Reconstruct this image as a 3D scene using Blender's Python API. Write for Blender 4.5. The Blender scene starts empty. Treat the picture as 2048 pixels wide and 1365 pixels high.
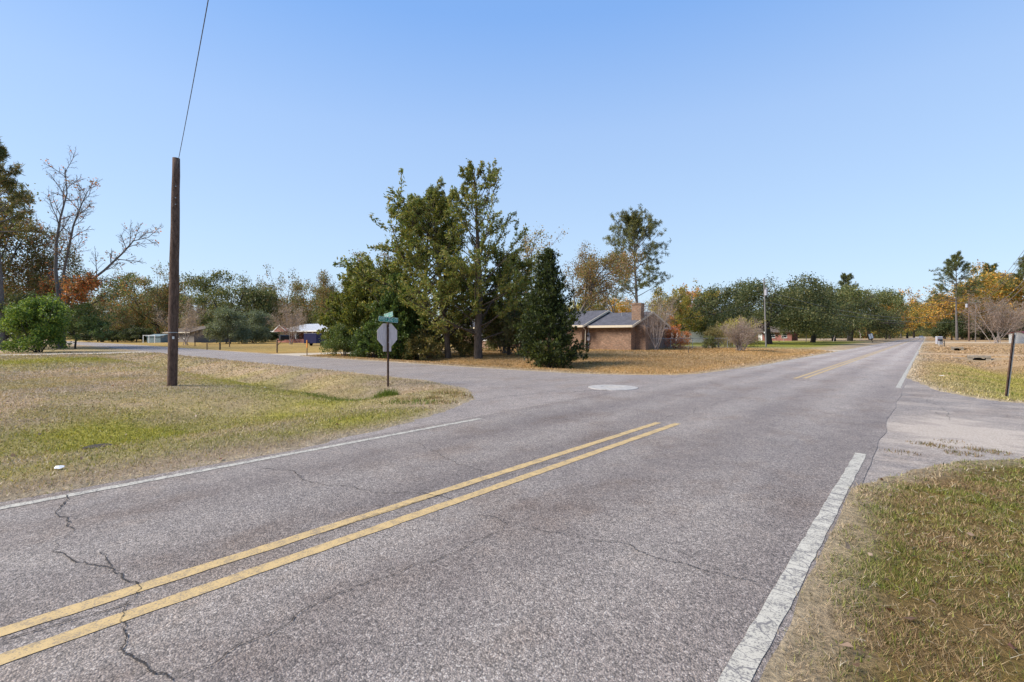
import bpy, math, random
import numpy as np
from mathutils import Vector

random.seed(7)
RNG = np.random.default_rng(11)
S = bpy.context.scene
C = S.collection

# ------------------------------------------------------------------ camera
EYE = 1.6
FPX, CPX, HPX = 943.0, 1024.0, 671.0          # survey of the photograph (2048 wide)
YAW = math.atan2(829.0, 943.0)                # the main road runs along +Y; the lens looks left of it
CY, SY = math.cos(YAW), math.sin(YAW)
cam = bpy.data.cameras.new("camera")
cam.sensor_width = 36.0
cam.lens = 36.0 * FPX / 2048.0
cam.shift_y = -(682.5 - HPX) / 2048.0
cam.clip_start = 0.05
cam.clip_end = 5000
co = bpy.data.objects.new("camera", cam)
co.location = (0, 0, EYE)
co.rotation_euler = (math.radians(90), 0, YAW)
C.objects.link(co)
S.camera = co

# ------------------------------------------------------------------ sky and sun
SUN_AZ = 138.0      # degrees counter-clockwise from +Y
SUN_EL = 40.0
EXPO = 1.0
w = bpy.data.worlds.new("World"); S.world = w; w.use_nodes = True
nt = w.node_tree; nt.nodes.clear()
sky = nt.nodes.new("ShaderNodeTexSky")
sky.sky_type = 'NISHITA'; sky.sun_disc = False
sky.sun_elevation = math.radians(SUN_EL)
sky.sun_rotation = math.radians(-SUN_AZ)
sky.altitude = 0; sky.air_density = 1.0; sky.dust_density = 0.6; sky.ozone_density = 2.0
bg = nt.nodes.new("ShaderNodeBackground"); bg.inputs[1].default_value = 0.105
wo = nt.nodes.new("ShaderNodeOutputWorld")
hs = nt.nodes.new("ShaderNodeHueSaturation"); hs.inputs["Saturation"].default_value = 1.18
nt.links.new(sky.outputs[0], hs.inputs["Color"])
# thin high haze: the clear sky pales towards the horizon all round
tc = nt.nodes.new("ShaderNodeTexCoord"); sp = nt.nodes.new("ShaderNodeSeparateXYZ"); nt.links.new(tc.outputs["Generated"], sp.inputs[0])
cr = nt.nodes.new("ShaderNodeValToRGB"); el = cr.color_ramp.elements
SKYK = 2 ** EXPO * 0.105 * 6.0
stops = [(0.0, (.60, .77, .97)), (0.10, (.60, .775, 1.0)), (0.18, (.565, .755, 1.0)), (0.39, (.44, .64, 1.0)), (0.56, (.26, .49, .965)), (1.0, (.13, .31, .78))]
while len(el) < len(stops): el.new(0.5)
for i, (p, c) in enumerate(stops): el[i].position = p; el[i].color = (*[v / SKYK for v in c], 1)
nt.links.new(sp.outputs[2], cr.inputs[0])
gn = nt.nodes.new("ShaderNodeVectorMath"); gn.operation = 'SCALE'; gn.inputs[3].default_value = 6.0
nt.links.new(cr.outputs[0], gn.inputs[0])
mx = nt.nodes.new("ShaderNodeMix"); mx.data_type = 'RGBA'; mx.inputs[0].default_value = 0.82
nt.links.new(hs.outputs[0], mx.inputs[6]); nt.links.new(gn.outputs[0], mx.inputs[7]); nt.links.new(mx.outputs[2], bg.inputs[0]); nt.links.new(bg.outputs[0], wo.inputs[0])

sl = bpy.data.lights.new("sun", 'SUN'); sl.energy = 3.4; sl.angle = math.radians(28); sl.color = (1.0, 0.93, 0.83)
so = bpy.data.objects.new("sun", sl); C.objects.link(so)
_d = Vector((-math.sin(math.radians(SUN_AZ)) * math.cos(math.radians(SUN_EL)),
             math.cos(math.radians(SUN_AZ)) * math.cos(math.radians(SUN_EL)), math.sin(math.radians(SUN_EL))))
so.rotation_euler = _d.to_track_quat('Z', 'Y').to_euler()
so.location = (0, 0, 50)
S.view_settings.view_transform = 'Standard'
S.view_settings.look = 'None'
S.view_settings.exposure = EXPO
S.view_settings.gamma = 1.0
S.view_settings.use_curve_mapping = False

# ------------------------------------------------------------------ survey helpers
def at(px, depth):
    X = (px - CPX) / FPX * depth
    return (X * CY - depth * SY, X * SY + depth * CY)
def gnd(px, py):
    return at(px, FPX * EYE / (py - HPX))
def zat(py, depth):
    return EYE + (HPX - py) / FPX * depth
def depth_of(x, y):
    return -x * SY + y * CY

# ------------------------------------------------------------------ noise
def _hash(ix, iy, seed):
    h = (ix.astype(np.int64) * 374761393 + iy.astype(np.int64) * 668265263 + seed * 1442695041) & 0xffffffff
    h = ((h ^ (h >> 13)) * 1274126177) & 0xffffffff
    return ((h ^ (h >> 16)) & 0xffff) / 65535.0
def vnoise(x, y, seed=0):
    x = np.asarray(x, float); y = np.asarray(y, float)
    ix = np.floor(x); iy = np.floor(y); fx = x - ix; fy = y - iy
    fx = fx * fx * (3 - 2 * fx); fy = fy * fy * (3 - 2 * fy)
    a = _hash(ix, iy, seed); b = _hash(ix + 1, iy, seed); c = _hash(ix, iy + 1, seed); d = _hash(ix + 1, iy + 1, seed)
    return (a * (1 - fx) + b * fx) * (1 - fy) + (c * (1 - fx) + d * fx) * fy
def fbm(x, y, scale, seed=0, octs=4):
    v = 0; amp = 0.5; tot = 0; f = 1.0 / scale
    for o in range(octs):
        v = v + amp * vnoise(np.asarray(x) * f + 17.3 * o, np.asarray(y) * f - 9.1 * o, seed + o * 7); tot += amp
        amp *= 0.5; f *= 2.03
    return v / tot
def sstep(a, b, v):
    t = np.clip((v - a) / (b - a), 0, 1)
    return t * t * (3 - 2 * t)

# ------------------------------------------------------------------ mesh helpers
class MB:
    """collects vertices, faces and optional vertex colours for ONE mesh"""
    def __init__(self): self.v = []; self.f = []; self.n = 0
    def add(self, verts, faces):
        o = self.n
        self.v.extend([tuple(p) for p in verts]); self.n += len(verts)
        self.f.extend([tuple(i + o for i in q) for q in faces])
    def box(self, x0, x1, y0, y1, z0, z1):
        self.add([(x0, y0, z0), (x1, y0, z0), (x1, y1, z0), (x0, y1, z0), (x0, y0, z1), (x1, y0, z1), (x1, y1, z1), (x0, y1, z1)],
                 [(0, 3, 2, 1), (4, 5, 6, 7), (0, 1, 5, 4), (1, 2, 6, 5), (2, 3, 7, 6), (3, 0, 4, 7)])
    def prism(self, pts, z0, z1):
        n = len(pts)
        self.add([(x, y, z0) for x, y in pts] + [(x, y, z1) for x, y in pts],
                 [tuple(range(n - 1, -1, -1)), tuple(range(n, 2 * n))] + [(i, (i + 1) % n, n + (i + 1) % n, n + i) for i in range(n)])
    def tube(self, pts, radii, sides=8, cap=True):
        pts = [Vector(p) for p in pts]
        n = len(pts); vs = []; fs = []
        for i, p in enumerate(pts):
            d = (pts[min(i + 1, n - 1)] - pts[max(i - 1, 0)]).normalized()
            ref = Vector((1, 0, 0)) if abs(d.x) < 0.8 else Vector((0, 1, 0))
            a = d.cross(ref).normalized(); b = d.cross(a)
            for k in range(sides):
                t = 2 * math.pi * k / sides
                vs.append(p + (a * math.cos(t) + b * math.sin(t)) * radii[i])
        for i in range(n - 1):
            for k in range(sides):
                k2 = (k + 1) % sides
                fs.append((i * sides + k, (i + 1) * sides + k, (i + 1) * sides + k2, i * sides + k2))
        if cap:
            fs.append(tuple(range(sides))); fs.append(tuple(range(n * sides - 1, (n - 1) * sides - 1, -1)))
        self.add(vs, fs)
    def cyl(self, x, y, z0, z1, r, sides=12, r2=None):
        self.tube([(x, y, z0), (x, y, z1)], [r, r if r2 is None else r2], sides)
    def mesh(self, name, mat, smooth=False):
        me = bpy.data.meshes.new(name); me.from_pydata(self.v, [], self.f)
        if mat: me.materials.append(mat)
        if smooth: me.polygons.foreach_set("use_smooth", [True] * len(me.polygons))
        me.update(); return me
    def build(self, name, mat, parent=None, smooth=False, loc=None):
        o = bpy.data.objects.new(name, self.mesh(name, mat, smooth)); C.objects.link(o)
        if parent: o.parent = parent
        if loc: o.location = loc
        return o

def raw_mesh(name, V, nper, mat, cols=None, nf=None):
    """V: (n*nper,3) loose polygons of nper corners each; cols per polygon"""
    n = len(V) // nper
    me = bpy.data.meshes.new(name)
    me.vertices.add(len(V)); me.vertices.foreach_set("co", np.ascontiguousarray(V, np.float32).ravel())
    me.loops.add(len(V)); me.loops.foreach_set("vertex_index", np.arange(len(V), dtype=np.int32))
    me.polygons.add(n)
    me.polygons.foreach_set("loop_start", np.arange(0, len(V), nper, dtype=np.int32))
    me.polygons.foreach_set("loop_total", np.full(n, nper, np.int32))
    if cols is not None:
        a = me.attributes.new("col", 'FLOAT_COLOR', 'POINT')
        cc = np.ones((len(V), 4), np.float32); cc[:, :3] = np.repeat(cols, nper, axis=0)
        a.data.foreach_set("color", cc.ravel())
    me.materials.append(mat)
    me.update(); me.validate()
    return me

def tag(o, label=None, cat=None, group=None, kind=None):
    if label: o['label'] = label
    if cat: o['category'] = cat
    if group: o['group'] = group
    if kind: o['kind'] = kind
    return o
def empty(name, loc, rz=0.0):
    o = bpy.data.objects.new(name, None); o.empty_display_size = 0.3
    o.location = loc; o.rotation_euler = (0, 0, rz); C.objects.link(o); return o
def link(name, me, parent=None, loc=None):
    o = bpy.data.objects.new(name, me); C.objects.link(o)
    if parent: o.parent = parent
    if loc: o.location = loc
    return o

# ------------------------------------------------------------------ materials
def mat(name):
    m = bpy.data.materials.new(name); m.use_nodes = True
    nt = m.node_tree; nt.nodes.clear()
    out = nt.nodes.new("ShaderNodeOutputMaterial")
    b = nt.nodes.new("ShaderNodeBsdfPrincipled"); nt.links.new(b.outputs[0], out.inputs[0])
    b.inputs["Specular IOR Level"].default_value = 0.25
    return m, nt, b
def N(nt, t, **kw):
    n = nt.nodes.new(t)
    for k, v in kw.items(): setattr(n, k, v)
    return n
def noise(nt, vec, scale, detail=4, rough=0.6):
    n = N(nt, "ShaderNodeTexNoise"); n.inputs["Scale"].default_value = scale
    n.inputs["Detail"].default_value = detail; n.inputs["Roughness"].default_value = rough
    if vec: nt.links.new(vec, n.inputs["Vector"])
    return n.outputs["Fac"]
def ramp(nt, fac, stops):
    r = N(nt, "ShaderNodeValToRGB"); e = r.color_ramp.elements
    while len(e) < len(stops): e.new(0.5)
    for i, (p, c) in enumerate(stops):
        e[i].position = p; e[i].color = (*c, 1) if len(c) == 3 else c
    nt.links.new(fac, r.inputs[0]); return r.outputs[0]
def mix(nt, fac, a, b, mode='MIX'):
    m = N(nt, "ShaderNodeMix", data_type='RGBA', blend_type=mode)
    for sock, v in ((m.inputs[0], fac), (m.inputs[6], a), (m.inputs[7], b)):
        if isinstance(v, (int, float)): sock.default_value = v
        elif isinstance(v, tuple): sock.default_value = (*v, 1)
        else: nt.links.new(v, sock)
    return m.outputs[2]
def math_(nt, op, a, b=0.0):
    m = N(nt, "ShaderNodeMath", operation=op)
    for i, v in enumerate((a, b)):
        if isinstance(v, (int, float)): m.inputs[i].default_value = v
        else: nt.links.new(v, m.inputs[i])
    return m.outputs[0]
def bump(nt, b, h, strength, dist):
    n = N(nt, "ShaderNodeBump"); n.inputs["Strength"].default_value = strength; n.inputs["Distance"].default_value = dist
    nt.links.new(h, n.inputs["Height"]); nt.links.new(n.outputs[0], b.inputs["Normal"])
def objco(nt): return N(nt, "ShaderNodeTexCoord").outputs["Object"]
def scaled(nt, vec, s, loc=(0, 0, 0)):
    m = N(nt, "ShaderNodeMapping"); m.inputs["Scale"].default_value = s; m.inputs["Location"].default_value = loc
    nt.links.new(vec, m.inputs[0]); return m.outputs[0]

def plain(name, col, rough=0.7, metal=0.0, var=0.25, scale=6.0, bmp=0.0):
    m, nt, b = mat(name)
    oc = objco(nt)
    f = noise(nt, oc, scale, 5)
    dark = tuple(c * (1 - var) for c in col); lite = tuple(min(1, c * (1 + var)) for c in col)
    nt.links.new(ramp(nt, f, [(0.3, dark), (0.7, lite)]), b.inputs["Base Color"])
    b.inputs["Roughness"].default_value = rough; b.inputs["Metallic"].default_value = metal
    if bmp: bump(nt, b, noise(nt, oc, scale * 6, 4), 0.6, bmp)
    return m

def asphalt(name, tone, warm, pale=0.0, lanes=False):
    m, nt, b = mat(name)
    oc = objco(nt)
    def stones(sc):
        v = N(nt, "ShaderNodeTexVoronoi"); v.inputs["Scale"].default_value = sc
        nt.links.new(oc, v.inputs["Vector"])
        s = N(nt, "ShaderNodeSeparateColor"); nt.links.new(v.outputs["Color"], s.inputs[0])
        return v, s.outputs[0]
    v1, c1 = stones(105.0)
    v2, c2 = stones(58.0)
    f = math_(nt, 'ADD', math_(nt, 'MULTIPLY', c1, 0.6), math_(nt, 'MULTIPLY', c2, 0.4))
    t = tone
    grey = ramp(nt, f, [(0.12, (t * .52, t * .455, t * .40)), (0.42, (t * .96, t * .84, t * .735)),
                        (0.70, (t * 1.30 * warm, t * 1.16, t * 1.01)), (0.93, (t * 1.95, t * 1.76, t * 1.55))])
    # dark binder between the stones
    gap = ramp(nt, v1.outputs["Distance"], [(0.42, (1, 1, 1)), (0.75, (0.55, 0.54, 0.55))])
    col = mix(nt, 0.8, grey, gap, 'MULTIPLY')
    big = noise(nt, scaled(nt, oc, (1.3, 0.35, 1)), 0.55, 5, 0.65)
    col = mix(nt, 1.0, col, ramp(nt, big, [(0.25, (0.78, 0.77, 0.79)), (0.5, (1, .985, .97)), (0.75, (1.12, 1.10, 1.07))]), 'MULTIPLY')
    med = noise(nt, oc, 2.7, 6, 0.7)
    col = mix(nt, 1.0, col, ramp(nt, med, [(0.32, (0.84, 0.83, 0.84)), (0.55, (1.0, 1.0, 1.0)), (0.72, (1.08, 1.05, 1.02))]), 'MULTIPLY')
    st = noise(nt, scaled(nt, oc, (1.0, 0.6, 1), (3.1, 7.7, 0)), 0.8, 6, 0.72)
    col = mix(nt, 1.0, col, ramp(nt, st, [(0.50, (1, 1, 1)), (0.66, (0.86, 0.80, 0.75))]), 'MULTIPLY')
    if lanes:
        s = N(nt, "ShaderNodeSeparateXYZ"); nt.links.new(oc, s.inputs[0])
        wob = math_(nt, 'MULTIPLY', math_(nt, 'SUBTRACT', noise(nt, oc, 0.25, 3), 0.5), 0.8)
        xx = math_(nt, 'ADD', s.outputs[0], wob)
        ph = math_(nt, 'SINE', math_(nt, 'MULTIPLY', math_(nt, 'ADD', xx, 0.5), 2 * math.pi / 1.52))
        ph = math_(nt, 'ADD', math_(nt, 'MULTIPLY', ph, 0.5), 0.5)
        col = mix(nt, 1.0, col, ramp(nt, ph, [(0.0, (0.885, 0.865, 0.86)), (1.0, (1.07, 1.07, 1.065))]), 'MULTIPLY')
    if lanes:   # past the crossing, brightening under grazing light is painted into the colour
        far_light = N(nt, "ShaderNodeMapRange"); far_light.inputs[1].default_value = 9; far_light.inputs[2].default_value = 42; far_light.inputs[3].default_value = 1.0; far_light.inputs[4].default_value = 1.6
        nt.links.new(math_(nt, 'ADD', s.outputs[1], math_(nt, 'MULTIPLY', big, 6.0)), far_light.inputs[0])
        sc_ = N(nt, "ShaderNodeVectorMath", operation='SCALE'); nt.links.new(col, sc_.inputs[0]); nt.links.new(far_light.outputs[0], sc_.inputs[3]); col = sc_.outputs[0]
    if pale:
        pn = noise(nt, scaled(nt, oc, (0.6, 1.2, 1)), 0.9, 6, 0.7)
        k = ramp(nt, pn, [(0.47, (0, 0, 0)), (0.62, (pale, pale, pale))])
        dv = N(nt, "ShaderNodeVectorMath", operation='LENGTH'); nt.links.new(scaled(nt, oc, (0.72, 0.36, 0), (-0.30, -3.85, 0)), dv.inputs[0])
        kp = ramp(nt, math_(nt, 'ADD', dv.outputs['Value'], math_(nt, 'MULTIPLY', math_(nt, 'SUBTRACT', pn, 0.5), 3.2)), [(0.42, (.8, .8, .8)), (0.95, (0, 0, 0))])
        k = mix(nt, 1.0, mix(nt, 1.0, k, (.55, .55, .55), 'MULTIPLY'), kp, 'LIGHTEN')
        sand = mix(nt, math_(nt, 'MULTIPLY', c1, 0.9), (0.36, 0.29, 0.225), (0.60, 0.51, 0.415))
        col = mix(nt, k, col, sand)
    nt.links.new(col, b.inputs["Base Color"])
    b.inputs["Roughness"].default_value = 0.75
    b.inputs["Specular IOR Level"].default_value = 0.3
    h = math_(nt, 'ADD', math_(nt, 'MULTIPLY', v1.outputs["Distance"], -1.0), math_(nt, 'MULTIPLY', c1, 0.5))
    bump(nt, b, h, 0.75, 0.006)
    return m

def paint(name, col, under, cracky):
    """worn thermoplastic paint: chips and cross cracks show the asphalt"""
    m, nt, b = mat(name)
    oc = objco(nt)
    fine = noise(nt, oc, 95.0, 3, 0.7)
    med = noise(nt, oc, 9.0, 5, 0.7)
    wear = math_(nt, 'ADD', math_(nt, 'MULTIPLY', fine, 0.62), math_(nt, 'MULTIPLY', med, 0.38))
    k = ramp(nt, wear, [(0.42, (1, 1, 1)), (0.50, (0, 0, 0))])
    if cracky:
        warp = N(nt, "ShaderNodeVectorMath", operation='ADD')
        nn = N(nt, "ShaderNodeTexNoise"); nn.inputs["Scale"].default_value = 14.0; nn.inputs["Detail"].default_value = 4
        nt.links.new(oc, nn.inputs["Vector"])
        sc = N(nt, "ShaderNodeVectorMath", operation='SCALE'); sc.inputs[3].default_value = 0.06
        nt.links.new(nn.outputs["Color"], sc.inputs[0])
        nt.links.new(oc, warp.inputs[0]); nt.links.new(sc.outputs[0], warp.inputs[1])
        v = N(nt, "ShaderNodeTexVoronoi", feature='DISTANCE_TO_EDGE'); v.inputs["Scale"].default_value = 1.0
        nt.links.new(scaled(nt, warp.outputs[0], (4.0, 11.0, 0.0)), v.inputs["Vector"])
        kc = ramp(nt, v.outputs["Distance"], [(0.008, (1, 1, 1)), (0.028, (0, 0, 0))])
        k = mix(nt, 1.0, k, kc, 'LIGHTEN')
    tone = mix(nt, 1.0, col, ramp(nt, med, [(0.3, (0.86, 0.85, 0.82)), (0.7, (1.05, 1.05, 1.05))]), 'MULTIPLY')
    nt.links.new(mix(nt, k, tone, under), b.inputs["Base Color"])
    b.inputs["Roughness"].default_value = 0.7
    bump(nt, b, wear, 0.4, 0.004)
    return m

def ground_mat():
    m, nt, b = mat("lawn_soil")
    a = N(nt, "ShaderNodeAttribute", attribute_name="col")
    oc = objco(nt)
    f1 = noise(nt, oc, 26.0, 6, 0.75)
    f2 = noise(nt, oc, 3.2, 6, 0.7)
    f3 = noise(nt, oc, 0.5, 5, 0.65)
    c = mix(nt, 1.0, a.outputs["Color"], ramp(nt, f1, [(0.3, (0.45, 0.44, 0.42)), (0.5, (0.95, 0.95, 0.95)), (0.72, (1.5, 1.46, 1.35))]), 'MULTIPLY')
    c = mix(nt, 1.0, c, ramp(nt, f2, [(0.3, (0.72, 0.72, 0.68)), (0.7, (1.2, 1.18, 1.14))]), 'MULTIPLY')
    c = mix(nt, 1.0, c, ramp(nt, f3, [(0.3, (0.85, 0.86, 0.8)), (0.7, (1.12, 1.1, 1.12))]), 'MULTIPLY')
    nt.links.new(c, b.inputs["Base Color"]); b.inputs["Roughness"].default_value = 0.95
    b.inputs["Specular IOR Level"].default_value = 0.05
    bump(nt, b, math_(nt, 'ADD', f1, math_(nt, 'MULTIPLY', f2, 1.5)), 0.9, 0.06)
    return m

def leaf_mat(name, trans, gloss=0.5):
    m = bpy.data.materials.new(name); m.use_nodes = True
    nt = m.node_tree; nt.nodes.clear()
    out = nt.nodes.new("ShaderNodeOutputMaterial")
    a = N(nt, "ShaderNodeAttribute", attribute_name="col")
    b = N(nt, "ShaderNodeBsdfPrincipled"); b.inputs["Roughness"].default_value = gloss
    b.inputs["Specular IOR Level"].default_value = 0.25
    nt.links.new(a.outputs["Color"], b.inputs["Base Color"])
    t = N(nt, "ShaderNodeBsdfTranslucent")
    nt.links.new(mix(nt, 1.0, a.outputs["Color"], (1.25, 1.2, 0.75), 'MULTIPLY'), t.inputs[0])
    ms = N(nt, "ShaderNodeMixShader"); ms.inputs[0].default_value = trans
    nt.links.new(b.outputs[0], ms.inputs[1]); nt.links.new(t.outputs[0], ms.inputs[2])
    nt.links.new(ms.outputs[0], out.inputs[0])
    return m

def bark(name, c0, c1, sx=14.0):
    m, nt, b = mat(name)
    oc = objco(nt)
    f = noise(nt, scaled(nt, oc, (sx, sx, sx * 0.22)), 1.0, 6, 0.75)
    nt.links.new(ramp(nt, f, [(0.3, c0), (0.7, c1)]), b.inputs["Base Color"]); b.inputs["Roughness"].default_value = 0.9
    b.inputs["Specular IOR Level"].default_value = 0.1
    bump(nt, b, f, 0.8, 0.03)
    return m

def brick_mat(name, c1, c2, mortar):
    m, nt, b = mat(name)
    oc = objco(nt)
    s = N(nt, "ShaderNodeSeparateXYZ"); nt.links.new(oc, s.inputs[0])
    u = math_(nt, 'ADD', s.outputs[0], s.outputs[1])
    cv = N(nt, "ShaderNodeCombineXYZ"); nt.links.new(u, cv.inputs[0]); nt.links.new(s.outputs[2], cv.inputs[1])
    t = N(nt, "ShaderNodeTexBrick")
    t.inputs["Scale"].default_value = 1.0; t.inputs["Brick Width"].default_value = 0.21; t.inputs["Row Height"].default_value = 0.075
    t.inputs["Mortar Size"].default_value = 0.009; t.inputs["Color1"].default_value = (*c1, 1); t.inputs["Color2"].default_value = (*c2, 1)
    t.inputs["Mortar"].default_value = (*mortar, 1)
    nt.links.new(cv.outputs[0], t.inputs["Vector"])
    f = noise(nt, oc, 1.2, 5, 0.7)
    c = mix(nt, 1.0, t.outputs["Color"], ramp(nt, f, [(0.3, (0.75, 0.74, 0.73)), (0.7, (1.15, 1.13, 1.1))]), 'MULTIPLY')
    f2 = noise(nt, scaled(nt, oc, (5, 5, 13)), 1.0, 3, 0.8)
    c = mix(nt, 1.0, c, ramp(nt, f2, [(0.33, (0.6, 0.58, 0.56)), (0.66, (1.25, 1.22, 1.2))]), 'MULTIPLY')
    nt.links.new(c, b.inputs["Base Color"]); b.inputs["Roughness"].default_value = 0.9
    bump(nt, b, t.outputs["Fac"], -0.5, 0.01)
    return m

def shingle_mat(name, col):
    m, nt, b = mat(name)
    oc = objco(nt)
    t = N(nt, "ShaderNodeTexBrick"); t.inputs["Scale"].default_value = 1.0
    t.inputs["Brick Width"].default_value = 0.32; t.inputs["Row Height"].default_value = 0.14; t.inputs["Mortar Size"].default_value = 0.012
    t.inputs["Color1"].default_value = (*[c * 1.25 for c in col], 1); t.inputs["Color2"].default_value = (*[c * 0.75 for c in col], 1)
    t.inputs["Mortar"].default_value = (*[c * 0.4 for c in col], 1)
    nt.links.new(oc, t.inputs["Vector"])
    f = noise(nt, oc, 20.0, 3, 0.8)
    c = mix(nt, 1.0, t.outputs["Color"], ramp(nt, f, [(0.35, (0.6, 0.6, 0.62)), (0.65, (1.35, 1.32, 1.3))]), 'MULTIPLY')
    nt.links.new(c, b.inputs["Base Color"]); b.inputs["Roughness"].default_value = 0.9
    return m

M = dict(
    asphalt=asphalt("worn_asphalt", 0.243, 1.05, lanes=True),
    asphalt2=asphalt("old_side_asphalt", 0.29, 1.06),
    asphalt3=asphalt("broken_asphalt", 0.26, 1.06, pale=0.8),
    white=paint("white_road_paint", (0.47, 0.435, 0.36), (0.17, 0.155, 0.145), True),
    yellow=paint("yellow_road_paint", (0.51, 0.36, 0.165), (0.26, 0.20, 0.13), False),
    crack=plain("crack_filth", (0.045, 0.038, 0.033), 0.95, var=0.5, scale=20),
    fadecrack=plain("dusty_crack", (0.06, 0.052, 0.046), 0.95, var=0.4, scale=20),
    ground=ground_mat(),
    leaf=leaf_mat("foliage", 0.36), blade=leaf_mat("grass_blade", 0.25, 0.6),
    bark_cedar=bark("cedar_bark", (0.045, 0.035, 0.028), (0.15, 0.12, 0.10)),
    bark_grey=bark("grey_bark", (0.07, 0.06, 0.055), (0.22, 0.195, 0.18)),
    bark_dark=bark("dark_bark", (0.03, 0.025, 0.02), (0.10, 0.085, 0.075)),
    bark_pale=bark("pale_bark", (0.20, 0.165, 0.15), (0.42, 0.36, 0.33)),
    pole_wood=bark("creosoted_wood", (0.040, 0.024, 0.018), (0.19, 0.125, 0.095), 22.0),
    grey_wood=bark("weathered_pole_wood", (0.13, 0.12, 0.115), (0.28, 0.26, 0.25), 22.0),
    post_wood=bark("post_wood", (0.10, 0.065, 0.04), (0.26, 0.18, 0.11), 18.0),
    rust=plain("rusty_steel", (0.075, 0.043, 0.03), 0.8, 0.2, 0.6, 14, 0.003),
    galv=plain("galvanised_steel", (0.33, 0.34, 0.35), 0.55, 0.5, 0.2, 12),
    signback=bark("oxidised_aluminium", (0.46, 0.395, 0.375), (0.74, 0.64, 0.61), 16.0),
    signred=plain("faded_red", (0.30, 0.03, 0.03), 0.5),
    signgreen=plain("street_sign_green", (0.012, 0.20, 0.15), 0.45, 0, 0.25, 12),
    letter=plain("reflective_lettering", (0.62, 0.70, 0.66), 0.5, 0, 0.1),
    concrete=plain("concrete", (0.36, 0.335, 0.305), 0.9, 0, 0.2, 9, 0.004),
    oldconcrete=plain("mossy_concrete", (0.22, 0.19, 0.15), 0.95, 0, 0.3, 5, 0.004),
    drive=plain("pale_driveway", (0.44, 0.37, 0.28), 0.95, 0, 0.2, 2.5, 0.004),
    dirt=plain("dirt_driveway", (0.38, 0.25, 0.135), 0.95, 0, 0.25, 1.5, 0.004),
    iron=plain("cast_iron", (0.045, 0.034, 0.026), 0.9, 0.0),
    black=plain("black_plastic", (0.02, 0.02, 0.022), 0.5),
    white_trim=plain("white_trim", (0.70, 0.69, 0.66), 0.6, 0, 0.06),
    cream=plain("cream_fascia", (0.58, 0.50, 0.38), 0.6, 0, 0.08),
    siding=plain("pale_blue_siding", (0.52, 0.56, 0.60), 0.7, 0, 0.06),
    greywall=plain("grey_wall", (0.16, 0.14, 0.125), 0.85, 0, 0.2),
    metalroof=plain("white_metal_roof", (0.62, 0.61, 0.60), 0.4, 0.2, 0.1, 3),
    glass=plain("dark_window_glass", (0.025, 0.03, 0.035), 0.12, 0, 0.2),
    shutter=plain("dark_shutter", (0.03, 0.028, 0.035), 0.6),
    navy=plain("navy_panel", (0.03, 0.03, 0.09), 0.7),
    teal=plain("blue_grey_tarp", (0.14, 0.19, 0.20), 0.7, 0, 0.2),
    orange=plain("orange_marker", (0.55, 0.20, 0.03), 0.6),
    grill=plain("grey_cabinet", (0.36, 0.36, 0.40), 0.6),
    scrap=plain("white_scrap", (0.75, 0.74, 0.72), 0.7),
    wire=plain("cable", (0.05, 0.045, 0.045), 0.6), wire_pale=plain("pale_cable", (0.24, 0.23, 0.23), 0.5),
    brick_tan=brick_mat("tan_brick", (0.29, 0.165, 0.105), (0.17, 0.10, 0.07), (0.33, 0.27, 0.21)),
    brick_red=brick_mat("red_brick", (0.30, 0.085, 0.065), (0.22, 0.07, 0.06), (0.34, 0.25, 0.22)),
    shingle=shingle_mat("charcoal_shingles", (0.105, 0.105, 0.12)),
    shingle_brown=shingle_mat("brown_shingles", (0.13, 0.105, 0.085)),
    carpaint=plain("silver_car_paint", (0.55, 0.58, 0.62), 0.3, 0.2, 0.03),
    rubber=plain("tyre_rubber", (0.02, 0.02, 0.02), 0.9), lamp=plain("headlight_lens", (0.7, 0.7, 0.7), 0.2),
)

# ------------------------------------------------------------------ pavement outlines
LEFT_NEAR = [(-5.3, 2.5), (-6.4, 2.6), (-6.75, 3.2), (-7.1, 5.0), (-7.6, 6.4), (-8.55, 8.3), (-10.3, 9.7), (-13.2, 10.5), (-20, 10.75), (-46, 10.9), (-75, 11.4), (-110, 11.6), (-170, 11)]
LEFT_FAR = [(-170, 16.6), (-110, 17.6), (-75, 17.2), (-46, 16.6), (-20, 16.4), (-15.4, 16.4), (-11, 16.6), (-9, 17.5), (-7.6, 18.7), (-7.1, 20), (-6.75, 26), (-6.4, 27.9), (-5.3, 28)]
SIDE_L = LEFT_NEAR + LEFT_FAR
RIGHT_OUT = [(-1.7, 5.4), (-0.8, 5.5), (-0.5, 6.2), (-0.14, 7.2), (0.26, 8.1), (0.98, 8.95), (3, 9.7), (9, 10.2), (60, 10.6), (60, 15.9), (9, 15.9), (3, 15.95), (1.35, 16.4), (0.8, 17.2), (0.3, 18.3), (-0.05, 20.4), (-0.42, 22.6), (-0.8, 23.9), (-1.7, 24)]
MAIN = [(-6.62, -40), (-0.53, -40), (-0.53, 620), (-6.70, 620)]
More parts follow.
